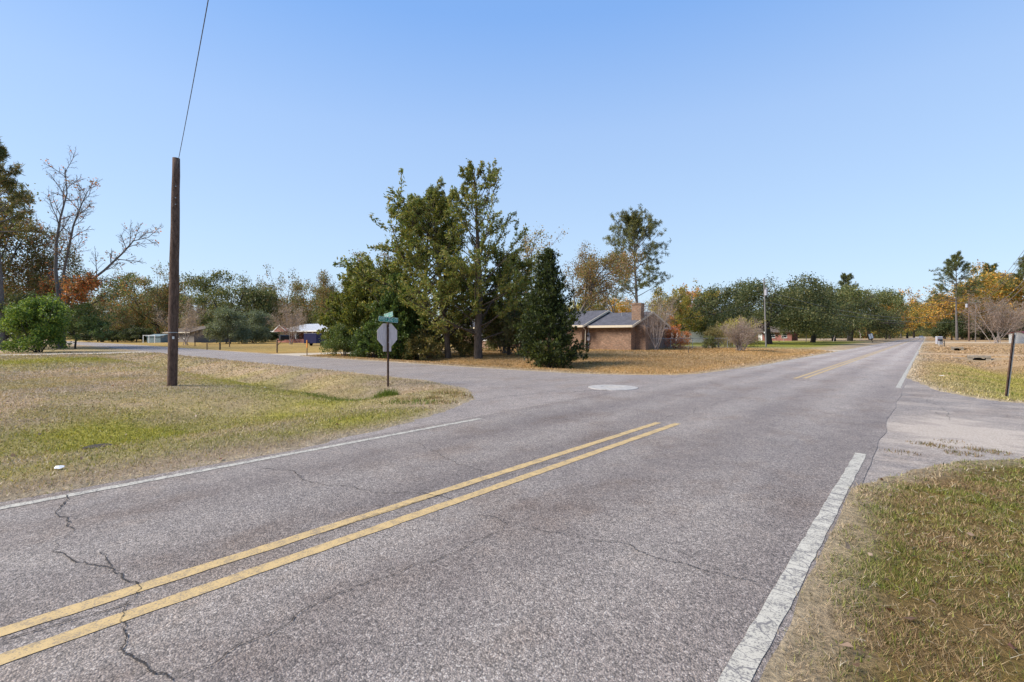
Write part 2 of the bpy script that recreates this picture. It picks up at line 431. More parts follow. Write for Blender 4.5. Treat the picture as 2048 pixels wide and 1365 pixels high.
DRIVES = [
    ("driveway", [(-57.6, -40), (-54.2, -40), (-54.0, 9), (-53, 10.95), (-58.8, 11.1), (-57.8, 9)]),
    ("driveway", [(-42.5, 16.45), (-36.5, 16.4), (-38, 20), (-38.5, 44), (-42, 44), (-41.5, 20)]),
    ("driveway", [(-6.6, 56.8), (-6.6, 62.6), (-9, 61.4), (-16, 61.2), (-38, 62.0), (-38, 59.2), (-16, 58.6), (-9, 58.2)]),
    ("driveway", [(-6.6, 148), (-6.6, 158), (-10, 156), (-75, 158), (-75, 153), (-10, 151)]),
    ("driveway", [(-0.8, 51.2), (4, 52), (40, 52.5), (40, 56.8), (4, 56.6), (-0.8, 57.5)]),
    ("driveway", [(-0.8, 86), (4, 86.5), (40, 86.8), (40, 90.6), (4, 90.8), (-0.8, 91.6)]),
    ("driveway", [(-0.8, 146), (60, 147.5), (60, 151.5), (-0.8, 153)]),
]
def inpoly(x, y, poly):
    x = np.asarray(x, float); y = np.asarray(y, float)
    r = np.zeros(x.shape, bool); n = len(poly); j = n - 1
    for i in range(n):
        xi, yi = poly[i]; xj, yj = poly[j]
        if yi != yj:
            c = ((yi > y) != (yj > y)) & (x < (xj - xi) * (y - yi) / (yj - yi) + xi)
            r ^= c
        j = i
    return r
def seg_dist(x, y, poly):
    d = np.full(np.shape(x), 1e9)
    n = len(poly)
    for i in range(n):
        ax, ay = poly[i]; bx, by = poly[(i + 1) % n]
        dx, dy = bx - ax, by - ay; L = dx * dx + dy * dy + 1e-9
        t = np.clip(((x - ax) * dx + (y - ay) * dy) / L, 0, 1)
        d = np.minimum(d, np.hypot(x - ax - t * dx, y - ay - t * dy))
    return d
POLYS = [MAIN, SIDE_L, RIGHT_OUT] + [d[1] for d in DRIVES]
def paved(x, y):
    r = np.zeros(np.shape(x), bool)
    for p in POLYS: r |= inpoly(x, y, p)
    return r
def pave_sd(x, y):
    """signed distance to the union of the paved outlines: negative inside"""
    out = np.full(np.shape(x), 1e9); ins = np.full(np.shape(x), -1.0)
    for p in POLYS:
        d = seg_dist(x, y, p); i = inpoly(x, y, p)
        ins = np.where(i, np.maximum(ins, d), ins); out = np.minimum(out, d)
    return np.where(ins >= 0, -np.minimum(ins, 5), out)

def bell(v, c, wd): return np.exp(-((v - c) / wd) ** 2)

def relief(x, y):
    """swales, mounds and roughness of the verges, before the pavement is cut in"""
    h = 0.10 * (fbm(x, y, 6.0, 3) - 0.5) + 0.03 * (fbm(x, y, 0.8, 5) - 0.5)
    # left verge: roadside swale parallel to the main road, mound with the pole, ditch along the side street
    lv = sstep(-6.7, -8.2, x) * sstep(10.6, 8.8, y)
    h = h - lv * 0.28 * bell(x, -11.0, 2.0) * sstep(7.5, 3.5, y)
    h = h + lv * 0.05 * bell(x, -17.5, 3.5) * sstep(7.0, 3.0, y)
    h = h - lv * 0.42 * bell(y, 7.6, 1.25) * sstep(-10.2, -12.5, x) * sstep(-60, -40, x)
    # far side of the side street: shallow ditch and the corner lawn
    fv = sstep(16.8, 18.3, y) * sstep(-6.8, -8.4, x)
    h = h - fv * 0.22 * bell(y, 20.0, 1.3) * sstep(-8.5, -11, x) * sstep(-36, -30, x)
    h = h - sstep(-6.8, -8, x) * sstep(19, 23, y) * 0.22 * bell(x, -9.6, 1.2) * sstep(56, 50, y)
    h = h + fv * 0.10 * sstep(22, 26, y)
    # right verge ditch
    rv = sstep(-0.4, 1.2, x) * sstep(16.3, 19.5, y)
    gap = 1 - sstep(50.2, 50.6, y) * sstep(58.5, 57.5, y) - sstep(85.2, 85.6, y) * sstep(92.5, 91.5, y) - sstep(145, 146, y)
    h = h - rv * 0.45 * bell(x, 3.0, 1.3) * np.clip(gap, 0, 1)
    return h

def height(x, y):
    x = np.asarray(x, float); y = np.asarray(y, float)
    sd = pave_sd(x, y)
    edge = 0.011 + 0.022 * (fbm(x, y, 0.5, 55, 3) - 0.5)
    return np.where(sd > 0, edge + sstep(0.0, 0.9, sd) * relief(x, y), edge - 0.10 * sstep(0.0, 0.30, -sd))
def H(x, y): return float(height(np.array([x]), np.array([y]))[0])

# ------------------------------------------------------------------ lawn colours (own dead, tan, green; shade painted into the near right verge)
def green_mask(x, y):
    n = fbm(x, y, 1.7, 21); n2 = fbm(x, y, 5.0, 33); n3 = fbm(x, y, 0.45, 44)
    g = np.zeros(np.shape(x))
    lv = sstep(-6.9, -7.4, x) * sstep(10.7, 9.5, y)
    g = g + lv * (0.95 * bell(x, -11.2, 1.4) + 0.7 * bell(x, -8.3, 0.7)) * (0.1 + 1.5 * n) * sstep(7.5, 4, y)
    g = g + lv * 0.75 * bell(y, 6.6, 1.3) * sstep(-10.5, -12.0, x) * sstep(-34, -22, x) * (0.4 + n)
    g = g + lv * 0.95 * bell(x, -40.5, 5.5) * sstep(9, 5, y) * (0.5 + 0.8 * n2)
    g = g + lv * 0.25 * sstep(0.45, 0.62, n)
    g = g + sstep(-8, -12, x) * sstep(62.5, 66, y) * sstep(150, 140, y) * 0.95
    g = g + sstep(-0.5, 0.2, x) * sstep(16, 17.5, y) * sstep(42, 30, y) * bell(x, 2.6, 2.2) * 0.85 * (0.4 + n)
    g = g + sstep(-0.7, -0.3, x) * sstep(9.5, 8.5, y) * (0.20 + 1.5 * (np.maximum(n, n3) - 0.43) + 0.5 * sstep(1.0, 3.5, x) * sstep(3, 6, y))
    g = g + sstep(16.5, 18, y) * sstep(-30, -45, x) * 0.28 * (0.4 + n2)
    g = g + sstep(16.5, 18, y) * sstep(-7, -8, x) * 0.10 * n
    return np.clip(g, 0, 1)
def lawn_colour(x, y):
    x = np.asarray(x, float); y = np.asarray(y, float)
    n = fbm(x, y, 2.6, 9); n2 = fbm(x, y, 9.0, 13)
    tan = np.array([0.43, 0.315, 0.205]); grey = np.array([0.35, 0.27, 0.195]); orange = np.array([0.43, 0.252, 0.105]); sand = np.array([0.50, 0.41, 0.30])
    green = np.array([0.35, 0.315, 0.065]); dark = np.array([0.14, 0.165, 0.028])
    k = sstep(0.35, 0.65, n)[..., None]
    c = tan * k + grey * (1 - k)
    om = (sstep(16.3, 18.0, y) * sstep(-6.3, -8, x) * sstep(60, 56, y) * 0.95 + sstep(-0.5, 1, x) * sstep(17, 30, y) * 0.45)
    om = np.clip(om * (0.6 + 0.6 * n2), 0, 1)[..., None]
    c = c * (1 - om) + orange * om
    g = green_mask(x, y)[..., None]
    kd = (sstep(62.5, 64, y) * sstep(-8, -10, x) * 0.45 + 0.35 * sstep(0.5, 0.7, fbm(x, y, 1.1, 77)))[..., None]
    gc = green * (1 - kd) + dark * kd
    c = c * (1 - g) + gc * g
    nr = (sstep(-0.9, -0.5, x) * sstep(11, 10, y) * 0.62)[..., None]  # near right verge darkened: shadow among dense blades put into the colour
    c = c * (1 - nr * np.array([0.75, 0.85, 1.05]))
    # bare sandy soil along pavement edges and scuffed by the pole
    sd = pave_sd(x, y)
    e = (sstep(0.40, 0.02, sd) * (0.3 + 0.7 * n))
    e = np.maximum(e, 0.75 * bell(x, -15.4, 0.9) * bell(y, 4.6, 0.7) * sstep(0.35, 0.6, fbm(x, y, 0.7, 91)))
    e = np.clip(e, 0, 0.85)[..., None]
    return c * (1 - e) + sand * e

# ------------------------------------------------------------------ ground sheet
def axis(lo, hi, step, far_lo, far_hi, grow=1.22):
    a = list(np.arange(lo, hi + 1e-6, step))
    s = step
    while a[-1] < far_hi: s *= grow; a.append(a[-1] + s)
    s = step
    while a[0] > far_lo: s *= grow; a.insert(0, a[0] - s)
    return np.array(a)
gx = axis(-34, 7, 0.22, -1500, 1500); gy = axis(-8, 30, 0.22, -300, 2500)
GX, GY = np.meshgrid(gx, gy)
GZ = height(GX, GY)
far = np.hypot(GX, GY) > 700
GZ = np.where(far & (pave_sd(GX, GY) > 0), -0.05, GZ)
nx, ny = len(gx), len(gy)
me = bpy.data.meshes.new("ground")
me.vertices.add(nx * ny)
me.vertices.foreach_set("co", np.stack([GX, GY, GZ], -1).astype(np.float32).ravel())
ii = (np.arange(ny - 1)[:, None] * nx + np.arange(nx - 1)[None, :]).ravel()
q = np.stack([ii, ii + 1, ii + nx + 1, ii + nx], -1).astype(np.int32)
me.loops.add(q.size); me.loops.foreach_set("vertex_index", q.ravel())
me.polygons.add(len(q)); me.polygons.foreach_set("loop_start", np.arange(0, q.size, 4, dtype=np.int32)); me.polygons.foreach_set("loop_total", np.full(len(q), 4, np.int32))
me.polygons.foreach_set("use_smooth", np.ones(len(q), bool))
ac = me.attributes.new("col", 'FLOAT_COLOR', 'POINT')
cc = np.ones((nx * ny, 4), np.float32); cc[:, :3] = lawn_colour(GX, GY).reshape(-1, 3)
ac.data.foreach_set("color", cc.ravel())
me.materials.append(M['ground']); me.update()
tag(link("ground", me), "flat lawns and grassy verges around the road crossing", "ground", kind="structure")

# ------------------------------------------------------------------ roads
def ragged(poly, step, amp, seed):
    out = []; n = len(poly)
    for i in range(n):
        ax, ay = poly[i]; bx, by = poly[(i + 1) % n]
        L = math.hypot(bx - ax, by - ay); dist = min(math.hypot(ax, ay), math.hypot(bx, by))
        k = max(1, min(int(L / step), 260))
        for j in range(k):
            t = j / k
            x, y = ax + (bx - ax) * t, ay + (by - ay) * t
            px, py = -(by - ay) / (L + 1e-9), (bx - ax) / (L + 1e-9)
            d = amp * 2 * (float(fbm(np.array([x]), np.array([y]), 0.9, seed, 3)[0]) - 0.5)
            out.append((x + px * d, y + py * d))
    return out
def sheet(name, poly, ztop, material, parent=None):
    mb = MB(); mb.prism(poly, ztop - 0.14, ztop)
    me = mb.mesh(name, material)
    import bmesh
    bm = bmesh.new(); bm.from_mesh(me)
    bm.faces.ensure_lookup_table()
    bmesh.ops.triangulate(bm, faces=[f for f in bm.faces if len(f.verts) > 4])
    bmesh.ops.recalc_face_normals(bm, faces=bm.faces)
    bm.to_mesh(me); bm.free()
    return link(name, me, parent)
main = [(-6.62, -40), (-0.53, -40), (-0.53, 60), (-0.53, 620), (-6.70, 620), (-6.68, 60)]
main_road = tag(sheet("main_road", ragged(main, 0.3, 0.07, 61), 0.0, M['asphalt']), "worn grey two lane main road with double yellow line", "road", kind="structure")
side_road = tag(sheet("side_street", ragged(SIDE_L, 0.4, 0.10, 62), -0.004, M['asphalt2']), "narrow pale grey side street running off behind the stop sign", "road", kind="structure")
side_right = tag(sheet("side_street", ragged(RIGHT_OUT, 0.35, 0.12, 63), -0.006, M['asphalt3']), "broken side street apron with pale sandy patches opposite the stop sign", "road", kind="structure")
dl = ["pale driveway crossing the lawn beyond the bare stub pole", "short pale driveway beside the red brick house", "thin pale driveway beyond the pinkish bare shrub",
      "far pale driveway behind the live oaks", "dirt driveway over the nearer culvert", "dirt driveway over the farther culvert", "pale driveway running behind the bare crape myrtle"]
for (nm, p), lb in zip(DRIVES, dl):
    tag(sheet(nm, ragged(p, 0.8, 0.12, 64), -0.008, M['dirt'] if 'dirt' in lb else M['drive']), lb, "driveway", kind="structure")

def strip(name, xa, y0, y1, wd, material, z=0.004, jit=0.006, step=0.12, grow=1.0):
    mb = MB(); vs = []; fs = []
    y = y0; k = 0
    while True:
        yy = min(y, y1); xc = xa(yy) if callable(xa) else xa
        a = xc - wd / 2 + jit * random.uniform(-1, 1); b = xc + wd / 2 + jit * random.uniform(-1, 1)
        vs += [(a, yy, z), (b, yy, z)]
        if k: fs.append((2 * k - 2, 2 * k - 1, 2 * k + 1, 2 * k))
        k += 1
        if yy >= y1: break
        y += step * (1 + max(0, y - 10) * 0.08)
    mb.add(vs, fs)
    return mb.build(name, material, main_road)
strip("white_line", -0.665, -20, 7.9, 0.122, M['white'])
strip("white_line", -0.650, 18.5, 600, 0.122, M['white'])
strip("white_line", -6.43, -30, 6.4, 0.115, M['white'])
strip("white_line", -6.45, 24, 600, 0.10, M['white'])
yl = lambda a, b: (lambda y: a + (b - a) * min(1, max(0, (8.3 - y) / 16.0)))
strip("yellow_line", yl(-3.685, -3.79), -30, 8.25, 0.118, M['yellow'])
strip("yellow_line", yl(-3.385, -3.46), -30, 8.4, 0.118, M['yellow'])
strip("yellow_line", -3.66, 20.0, 600, 0.118, M['yellow'])
strip("yellow_line", -3.40, 20.3, 600, 0.118, M['yellow'])

def jag(pts, amp, it=4):
    pts = [Vector((p[0], p[1])) for p in pts]
    for k in range(it):
        out = []
        for a, b in zip(pts[:-1], pts[1:]):
            d = b - a; L = d.length
            m = (a + b) / 2 + Vector((-d.y, d.x)) * (random.uniform(-1, 1) * amp)
            out += [a, m]
        out.append(pts[-1]); pts = out
        amp *= 0.9
    return pts
def crack(pix, wd, material, parent=main_road, z=0.0075, amp=0.16):
    pts = jag([gnd(*p) for p in pix], amp, 5)
    vs = []; fs = []
    n = len(pts)
    for i, p in enumerate(pts):
        d = (pts[min(i + 1, n - 1)] - pts[max(i - 1, 0)]).normalized()
        t = wd * 0.64 * (0.2 + 1.3 * random.random() ** 1.5) * min(1, (min(i, n - 1 - i) + 0.5) / 4) * 0.5
        vs += [(p.x - d.y * t, p.y + d.x * t, z), (p.x + d.y * t, p.y - d.x * t, z)]
        if i: fs.append((2 * i - 2, 2 * i - 1, 2 * i + 1, 2 * i))
    mb = MB(); mb.add(vs, fs); return mb.build("crack", material, parent)
K, FK = M['crack'], M['fadecrack']
crack([(130, 990), (122, 1012), (141, 1045), (150, 1060)], 0.016, K)
crack([(150, 1060), (112, 1085), (103, 1105)], 0.007, FK)
crack([(103, 1105), (150, 1125), (215, 1135), (245, 1150), (278, 1172)], 0.018, K)
crack([(200, 1105), (212, 1120), (222, 1134)], 0.014, K)
crack([(278, 1172), (272, 1190), (245, 1225), (238, 1245)], 0.008, K)
crack([(238, 1245), (250, 1290), (268, 1320), (310, 1350), (345, 1364)], 0.016, K)
crack([(355, 1362), (480, 1290), (600, 1225), (760, 1160), (900, 1110), (1013, 1047)], 0.010, K)
crack([(510, 935), (620, 965), (700, 972), (810, 985), (905, 1003)], 0.013, K)
crack([(800, 880), (850, 897), (910, 925), (985, 945)], 0.011, K)
crack([(950, 1030), (985, 1034), (1013, 1047)], 0.011, K)
crack([(1040, 1052), (1100, 1066), (1180, 1080)], 0.009, FK)
crack([(1180, 1080), (1260, 1090), (1290, 1108), (1330, 1122), (1400, 1140), (1520, 1168)], 0.012, K)
crack([(1020, 829), (1120, 838), (1200, 852), (1252, 861)], 0.014, K)
crack([(1330, 838), (1400, 815), (1490, 793)], 0.014, K)
crack([(0, 1284), (120, 1250), (265, 1207)], 0.014, K, amp=0.03)
crack([(640, 1070), (700, 1048), (850, 1000), (1000, 957), (1140, 912)], 0.010, K, amp=0.03)
crack([(940, 806), (1010, 793), (1080, 785), (1180, 776)], 0.022, FK)
crack([(1145, 785), (1180, 782), (1225, 779)], 0.05, K)
crack([(1280, 775), (1360, 768), (1420, 765), (1440, 770)], 0.018, FK)
crack([(880, 755), (930, 756), (985, 757)], 0.03, FK)
crack([(1560, 1170), (1400, 1130), (1330, 1090)], 0.006, FK)
for pp in ([(1838, 795), (1860, 806), (1893, 830), (1897, 842)], [(1870, 860), (1905, 866)], [(1785, 843), (1812, 847)], [(1880, 830), (1875, 824)]):
    crack(pp, 0.012, FK, side_right, 0.002, amp=0.10)
# tar stain / faint scuffs
def blob(name, cx, cy, rx, ry, z, material, parent, seed=1, n=26):
    pts = []
    for i in range(n):
        t = 2 * math.pi * i / n
        r = 1 + 0.35 * (float(vnoise(np.array([seed + 2.3 * math.cos(t)]), np.array([2.3 * math.sin(t)]), seed)[0]) - 0.5) * 2
        pts.append((cx + rx * r * math.cos(t), cy + ry * r * math.sin(t), z))
    mb = MB(); mb.add(pts, [tuple(range(n))]); return mb.build(name, material, parent)

# manhole in the side street's mouth
mh = gnd(1226, 775.5)
root = tag(empty("manhole", (mh[0], mh[1], 0.0)), "round pale concrete manhole collar in the mouth of the side street", "manhole")
mb = MB()
n = 40
vs = []; fs = []
for r, z in ((0.76, -0.05), (0.74, 0.012), (0.36, 0.020), (0.355, 0.010)):
    vs += [(r * (1 + 0.015 * math.sin(5 * k)) * math.cos(2 * math.pi * k / n), r * (1 + 0.015 * math.sin(5 * k)) * math.sin(2 * math.pi * k / n), z) for k in range(n)]
for j in range(3):
    fs += [(j * n + k, j * n + (k + 1) % n, (j + 1) * n + (k + 1) % n, (j + 1) * n + k) for k in range(n)]
mb.add(vs, fs); mb.build("collar", M['concrete'], root)
mb = MB(); mb.cyl(0, 0, 0.0, 0.016, 0.345, 32)
for k in range(5): mb.box(-0.25, 0.25, -0.2 + 0.1 * k - 0.012, -0.2 + 0.1 * k + 0.012, 0.016, 0.020)
mb.build("lid", M['concrete'], root)

# dark meter lid sunk in the left verge
p = gnd(196, 873)
root = tag(empty("meter_lid", (p[0], p[1], H(*p))), "dark round meter lid lying flat in the green verge", "meter cover")
mb = MB(); mb.cyl(0, 0, -0.05, 0.026, 0.16, 24); mb.build("lid", M['iron'], root)
mb = MB(); mb.cyl(0, 0, -0.06, 0.018, 0.185, 24); mb.build("ring", M['iron'], root)

# ------------------------------------------------------------------ plants
def nrm(v): return v / (np.linalg.norm(v, axis=-1, keepdims=True) + 1e-9)
class Plant:
    def __init__(self, seed): self.r = np.random.default_rng(seed); self.mb = MB(); self.sites = []; self.dirs = []
    def path(self, p, d, L, nseg, wig, up):
        pts = [np.array(p, float)]; d = np.array(d, float); d /= np.linalg.norm(d)
        for i in range(nseg):
            d = d + self.r.normal(0, wig, 3) + np.array([0, 0, up]); d /= np.linalg.norm(d)
            pts.append(pts[-1] + d * L / nseg)
        return np.array(pts)
    def limb(self, pts, r0, r1, sides):
        n = len(pts); rr = [r0 + (r1 - r0) * (i / (n - 1)) ** 0.9 for i in range(n)]
        self.mb.tube(pts, rr, sides, cap=False)
    def side(self, pts, f):
        t = f * (len(pts) - 1); i = min(int(t), len(pts) - 2); u = t - i
        return pts[i] * (1 - u) + pts[i + 1] * u, nrm(pts[i + 1] - pts[i])
    def deviate(self, d, ang, az):
        ref = np.array([0, 0, 1.0]) if abs(d[2]) < 0.9 else np.array([1.0, 0, 0])
        a = nrm(np.cross(d, ref)); b = np.cross(d, a)
        return d * math.cos(ang) + (a * math.cos(az) + b * math.sin(az)) * math.sin(ang)
    def grow(self, pts, L, r, lv, spec):
        """children of a limb, level by level; the last level leaves foliage sites"""
        if lv >= len(spec): return
        sp = spec[lv]; n = sp['n']; az0 = self.r.uniform(0, 6.28)
        for i in range(n):
            f = sp['a'] + (sp.get('b', 1.0) - sp['a']) * (i + self.r.uniform(0.1, 0.9)) / n
            p, d = self.side(pts, f)
            dd = self.deviate(d, math.radians(self.r.uniform(*sp['ang'])), az0 + i * 2.4 + self.r.uniform(-0.5, 0.5))
            if 'flat' in sp: dd[2] = dd[2] * sp['flat'] + sp.get('lift', 0)
            dd = nrm(dd)
            LL = L * sp['len'] * self.r.uniform(0.7, 1.25) * (1 - sp.get('tap', 0.4) * f)
            rr = max(r * sp['rad'] * (1 - 0.5 * f), sp.get('rmin', 0.006))
            q = self.path(p, dd, LL, sp.get('seg', 4), sp['wig'], sp['up'])
            self.limb(q, rr, rr * sp.get('end', 0.45), sp.get('sides', 4))
            if sp.get('leaf', 0):
                for k in range(sp['leaf']):
                    g, dg = self.side(q, 0.25 + 0.75 * (k + self.r.uniform(0, 1)) / sp['leaf'])
                    self.sites.append(g); self.dirs.append(dg)
            self.grow(q, LL, rr, lv + 1, spec)

def leaf_quads(rng, sites, dirs, per, spread, ln, wd, pal, along=0.5, jit=0.22, droop=0.0, top=None):
    sites = np.asarray(sites, float); dirs = np.asarray(dirs, float)
    n = len(sites) * per
    c = np.repeat(sites, per, 0) + rng.normal(0, spread, (n, 3))
    a = nrm(np.repeat(dirs, per, 0) * along + rng.normal(0, 1, (n, 3)) * (1 - along) + np.array([0, 0, -droop]))
    b = nrm(np.cross(a, rng.normal(0, 1, (n, 3))))
    s = rng.uniform(0.6, 1.35, (n, 1))
    l = a * ln * 0.5 * s; ww = b * wd * 0.5 * s
    V = np.stack([c - l, c + ww, c + l, c - ww], 1).reshape(-1, 3)
    pal = np.array(pal, float); pick = pal[rng.integers(0, len(pal), n)]
    # one shade per spray, a little variation per leaf
    pick = pick * 2.1
    shade = np.repeat(rng.uniform(1 - jit, 1 + jit, (len(sites), 1)), per, 0) * rng.uniform(0.8, 1.2, (n, 1))
    return V, np.clip(pick * shade, 0.004, 0.9)

def lobes(rng, n, c, rad, hgt, lobe, zlo=-0.3):
    out = []
    for i in range(n):
        t = rng.uniform(0, 6.28); z = rng.uniform(zlo, 1.0); rr = math.sqrt(max(0.05, 1 - max(z, 0) ** 2 * 0.9)) * rng.uniform(0.55, 1.0)
        out.append((c[0] + rad * rr * math.cos(t) * 0.8, c[1] + rad * rr * math.sin(t) * 0.8, c[2] + hgt * z * 0.8, lobe * rng.uniform(0.7, 1.25)))
    return out
def shell_sites(rng, lbs, n, squash=0.75, fill=0.45):
    L = np.array(lbs); k = rng.choice(len(L), n, p=(L[:, 3] ** 2) / (L[:, 3] ** 2).sum())
    d = nrm(rng.normal(0, 1, (n, 3))); d[:, 2] = np.abs(d[:, 2]) * np.where(rng.random(n) < 0.75, 1, -1)
    r = L[k, 3] * (1 - fill * rng.random(n) ** 1.6)
    p = L[k, :3] + d * r[:, None] * np.array([1, 1, squash])
    return p, d

G_LIVE = [(0.030, 0.039, 0.015), (0.045, 0.053, 0.020), (0.066, 0.069, 0.026), (0.090, 0.082, 0.033), (0.036, 0.046, 0.021)]
G_LIVE2 = [(0.060, 0.072, 0.026), (0.085, 0.088, 0.032), (0.050, 0.065, 0.022), (0.110, 0.098, 0.040)]
G_CEDAR = [(0.058, 0.074, 0.016), (0.085, 0.096, 0.020), (0.108, 0.100, 0.026), (0.066, 0.086, 0.023), (0.135, 0.112, 0.034)]
G_CONE = [(0.012, 0.019, 0.0055), (0.020, 0.028, 0.007), (0.042, 0.050, 0.012), (0.016, 0.021, 0.008)]
G_PINE = [(0.055, 0.062, 0.020), (0.075, 0.076, 0.026), (0.045, 0.055, 0.022), (0.100, 0.085, 0.030)]
G_BUSH = [(0.050, 0.085, 0.015), (0.080, 0.115, 0.019), (0.115, 0.140, 0.024), (0.030, 0.055, 0.012)]
A_BROWN = [(0.120, 0.066, 0.030), (0.160, 0.085, 0.034), (0.092, 0.062, 0.028), (0.105, 0.085, 0.034)]
A_RUST = [(0.300, 0.090, 0.028), (0.220, 0.075, 0.026), (0.340, 0.130, 0.035), (0.150, 0.070, 0.030)]
A_GOLD = [(0.300, 0.165, 0.028), (0.235, 0.140, 0.030), (0.350, 0.180, 0.035), (0.150, 0.120, 0.028), (0.110, 0.105, 0.026)]
A_OLIVE = [(0.130, 0.120, 0.028), (0.180, 0.145, 0.032), (0.090, 0.095, 0.024), (0.220, 0.140, 0.034)]
A_RED = [(0.260, 0.060, 0.036), (0.330, 0.095, 0.040), (0.200, 0.060, 0.034)]
T_PINK = [(0.20, 0.150, 0.125), (0.155, 0.115, 0.095), (0.115, 0.09, 0.075)]

def finish(P, name, bark_m, V=None, cols=None):
    tm = P.mb.mesh(name + "_trunk", bark_m, True)
    cm = raw_mesh(name + "_crown", V, 4, M['leaf'], cols) if V is not None else None
    return tm, cm

def p_live_oak(seed, rad=9.0, hgt=9.0, pal=G_LIVE, trunk=0.45, dens=1500, open_=0.45, per=12, ls=0.30, base=None):
    P = Plant(seed); r = P.r
    tp = P.path((0, 0, -0.2), (r.normal(0, .1), r.normal(0, .1), 1), hgt * 0.32, 3, 0.06, 0.05); P.limb(tp, trunk, trunk * 0.75, 9)
    P.grow(tp, hgt, trunk, 0, [dict(n=7, a=.75, ang=(35, 75), len=.75, rad=.5, wig=.12, up=.05, sides=6, seg=5, tap=0),
                               dict(n=5, a=.3, ang=(25, 60), len=.5, rad=.5, wig=.15, up=.04, sides=4),
                               dict(n=4, a=.3, ang=(25, 60), len=.5, rad=.5, wig=.2, up=.03, sides=3, leaf=2)])
    lb = lobes(r, 34, (0, 0, hgt * (0.48 if base is None else base)), rad * 1.05, hgt * 0.50, rad * 0.21, -0.55)
    lb = [(a + r.normal(0, rad * .06), b_ + r.normal(0, rad * .06), c_ + (r.normal(0, hgt * .05) if c_ > hgt * .5 else 0), q_ * r.choice([0.55, 0.8, 1.0, 1.25])) for a, b_, c_, q_ in lb]
    s, d = shell_sites(r, lb, dens, 0.75, open_)
    hole = fbm(s[:, 0] + 3 * s[:, 2], s[:, 1] + 2 * s[:, 2], rad * 0.16, seed, 2)
    ok = (hole > 0.35) | (s[:, 2] < hgt * 0.35); s, d = s[ok], d[ok]
    sp = s[r.random(len(s)) < 0.10]; s = np.concatenate([s, sp + np.stack([r.normal(0, .4, len(sp)), r.normal(0, .4, len(sp)), r.uniform(0.1, 1.0, len(sp))], -1)]); d = np.concatenate([d, np.tile([0, 0, 1.0], (len(sp), 1))])
    ok = s[:, 2] > hgt * 0.10; s, d = s[ok], d[ok]
    s = np.concatenate([s, np.array(P.sites)]); d = np.concatenate([d, np.array(P.dirs)])
    V, c = leaf_quads(r, s, d, per, rad * 0.045, ls, ls * 0.6, pal, 0.25)
    return finish(P, "live_oak", M['bark_dark'], V, c)

def p_decid(seed, hgt=14.0, pal=A_BROWN, leaves=2, per=9, ls=0.20, spread=0.30, trunk=0.26, b=M['bark_grey'], ang=(22, 48), n0=9, leafy=True, spreadx=1.0, up=0.03, n2=7):
    P = Plant(seed); r = P.r
    tp = P.path((0, 0, -0.2), (r.normal(0, .05), r.normal(0, .05), 1), hgt * 0.72, 8, 0.06, 0.03); P.limb(tp, trunk, trunk * 0.25, 8)
    P.grow(tp, hgt, trunk, 0, [dict(n=n0, a=.28, ang=ang, len=.48 * spreadx, rad=.5, wig=.10, up=up, sides=5, seg=6, tap=.45),
                               dict(n=6, a=.25, ang=(25, 55), len=.48, rad=.5, wig=.14, up=.03, sides=4, tap=.3, rmin=.014),
                               dict(n=n2, a=.2, ang=(25, 60), len=.45, rad=.5, wig=.2, up=.03, sides=3, leaf=leaves, rmin=.009, seg=3)])
    V = c = None
    if leafy:
        keep = np.array(P.sites); dd = np.array(P.dirs)
        V, c = leaf_quads(r, keep, dd, per, spread, ls, ls * 0.65, pal, 0.3)
    return finish(P, "decid", b, V, c)

def p_pine(seed, hgt=24.0, crown=0.42, width=4.6, trunk=0.26, per=15, pal=G_PINE, round_=True, ls=0.55, nb=30, shape=None, nk=6, skew=1.0):
    P = Plant(seed); r = P.r
    tp = P.path((0, 0, -0.2), (0, 0, 1), hgt * 0.985, 14, 0.018, 0.05); P.limb(tp, trunk, 0.04, 8)
    for i in range(nb):
        f = 1 - crown + crown * ((i + r.uniform(0, 1)) / nb) ** skew
        u = (f - (1 - crown)) / crown
        p, d = P.side(tp, f)
        az = i * 2.4 + r.uniform(-.4, .4)
        wd = width * (shape(u) if shape else (math.sin(min(1, (0.22 + 0.78 * (1 - u))) * math.pi * 0.5 + 0.15) * (1 - u * 0.55))) * r.uniform(0.6, 1.1)
        el = math.radians(5 + 50 * u + r.uniform(-8, 12))
        dd = np.array([math.cos(az) * math.cos(el), math.sin(az) * math.cos(el), math.sin(el)])
        q = P.path(p, dd, wd, 5, 0.08, 0.05); P.limb(q, 0.055 + 0.04 * (1 - u), 0.02, 4)
        P.grow(q, wd, 0.05, 0, [dict(n=nk, a=.38, ang=(30, 60), len=.36, rad=.5, wig=.12, up=.08, sides=3, tap=.3, leaf=3, seg=3, rmin=.016)])
        P.sites.append(q[-1]); P.dirs.append(nrm(q[-1] - q[-2]))
    V, c = leaf_quads(r, P.sites, P.dirs, per, 0.16, ls, 0.075, pal, 0.35, 0.3)
    return finish(P, "pine", M['bark_grey'], V, c)

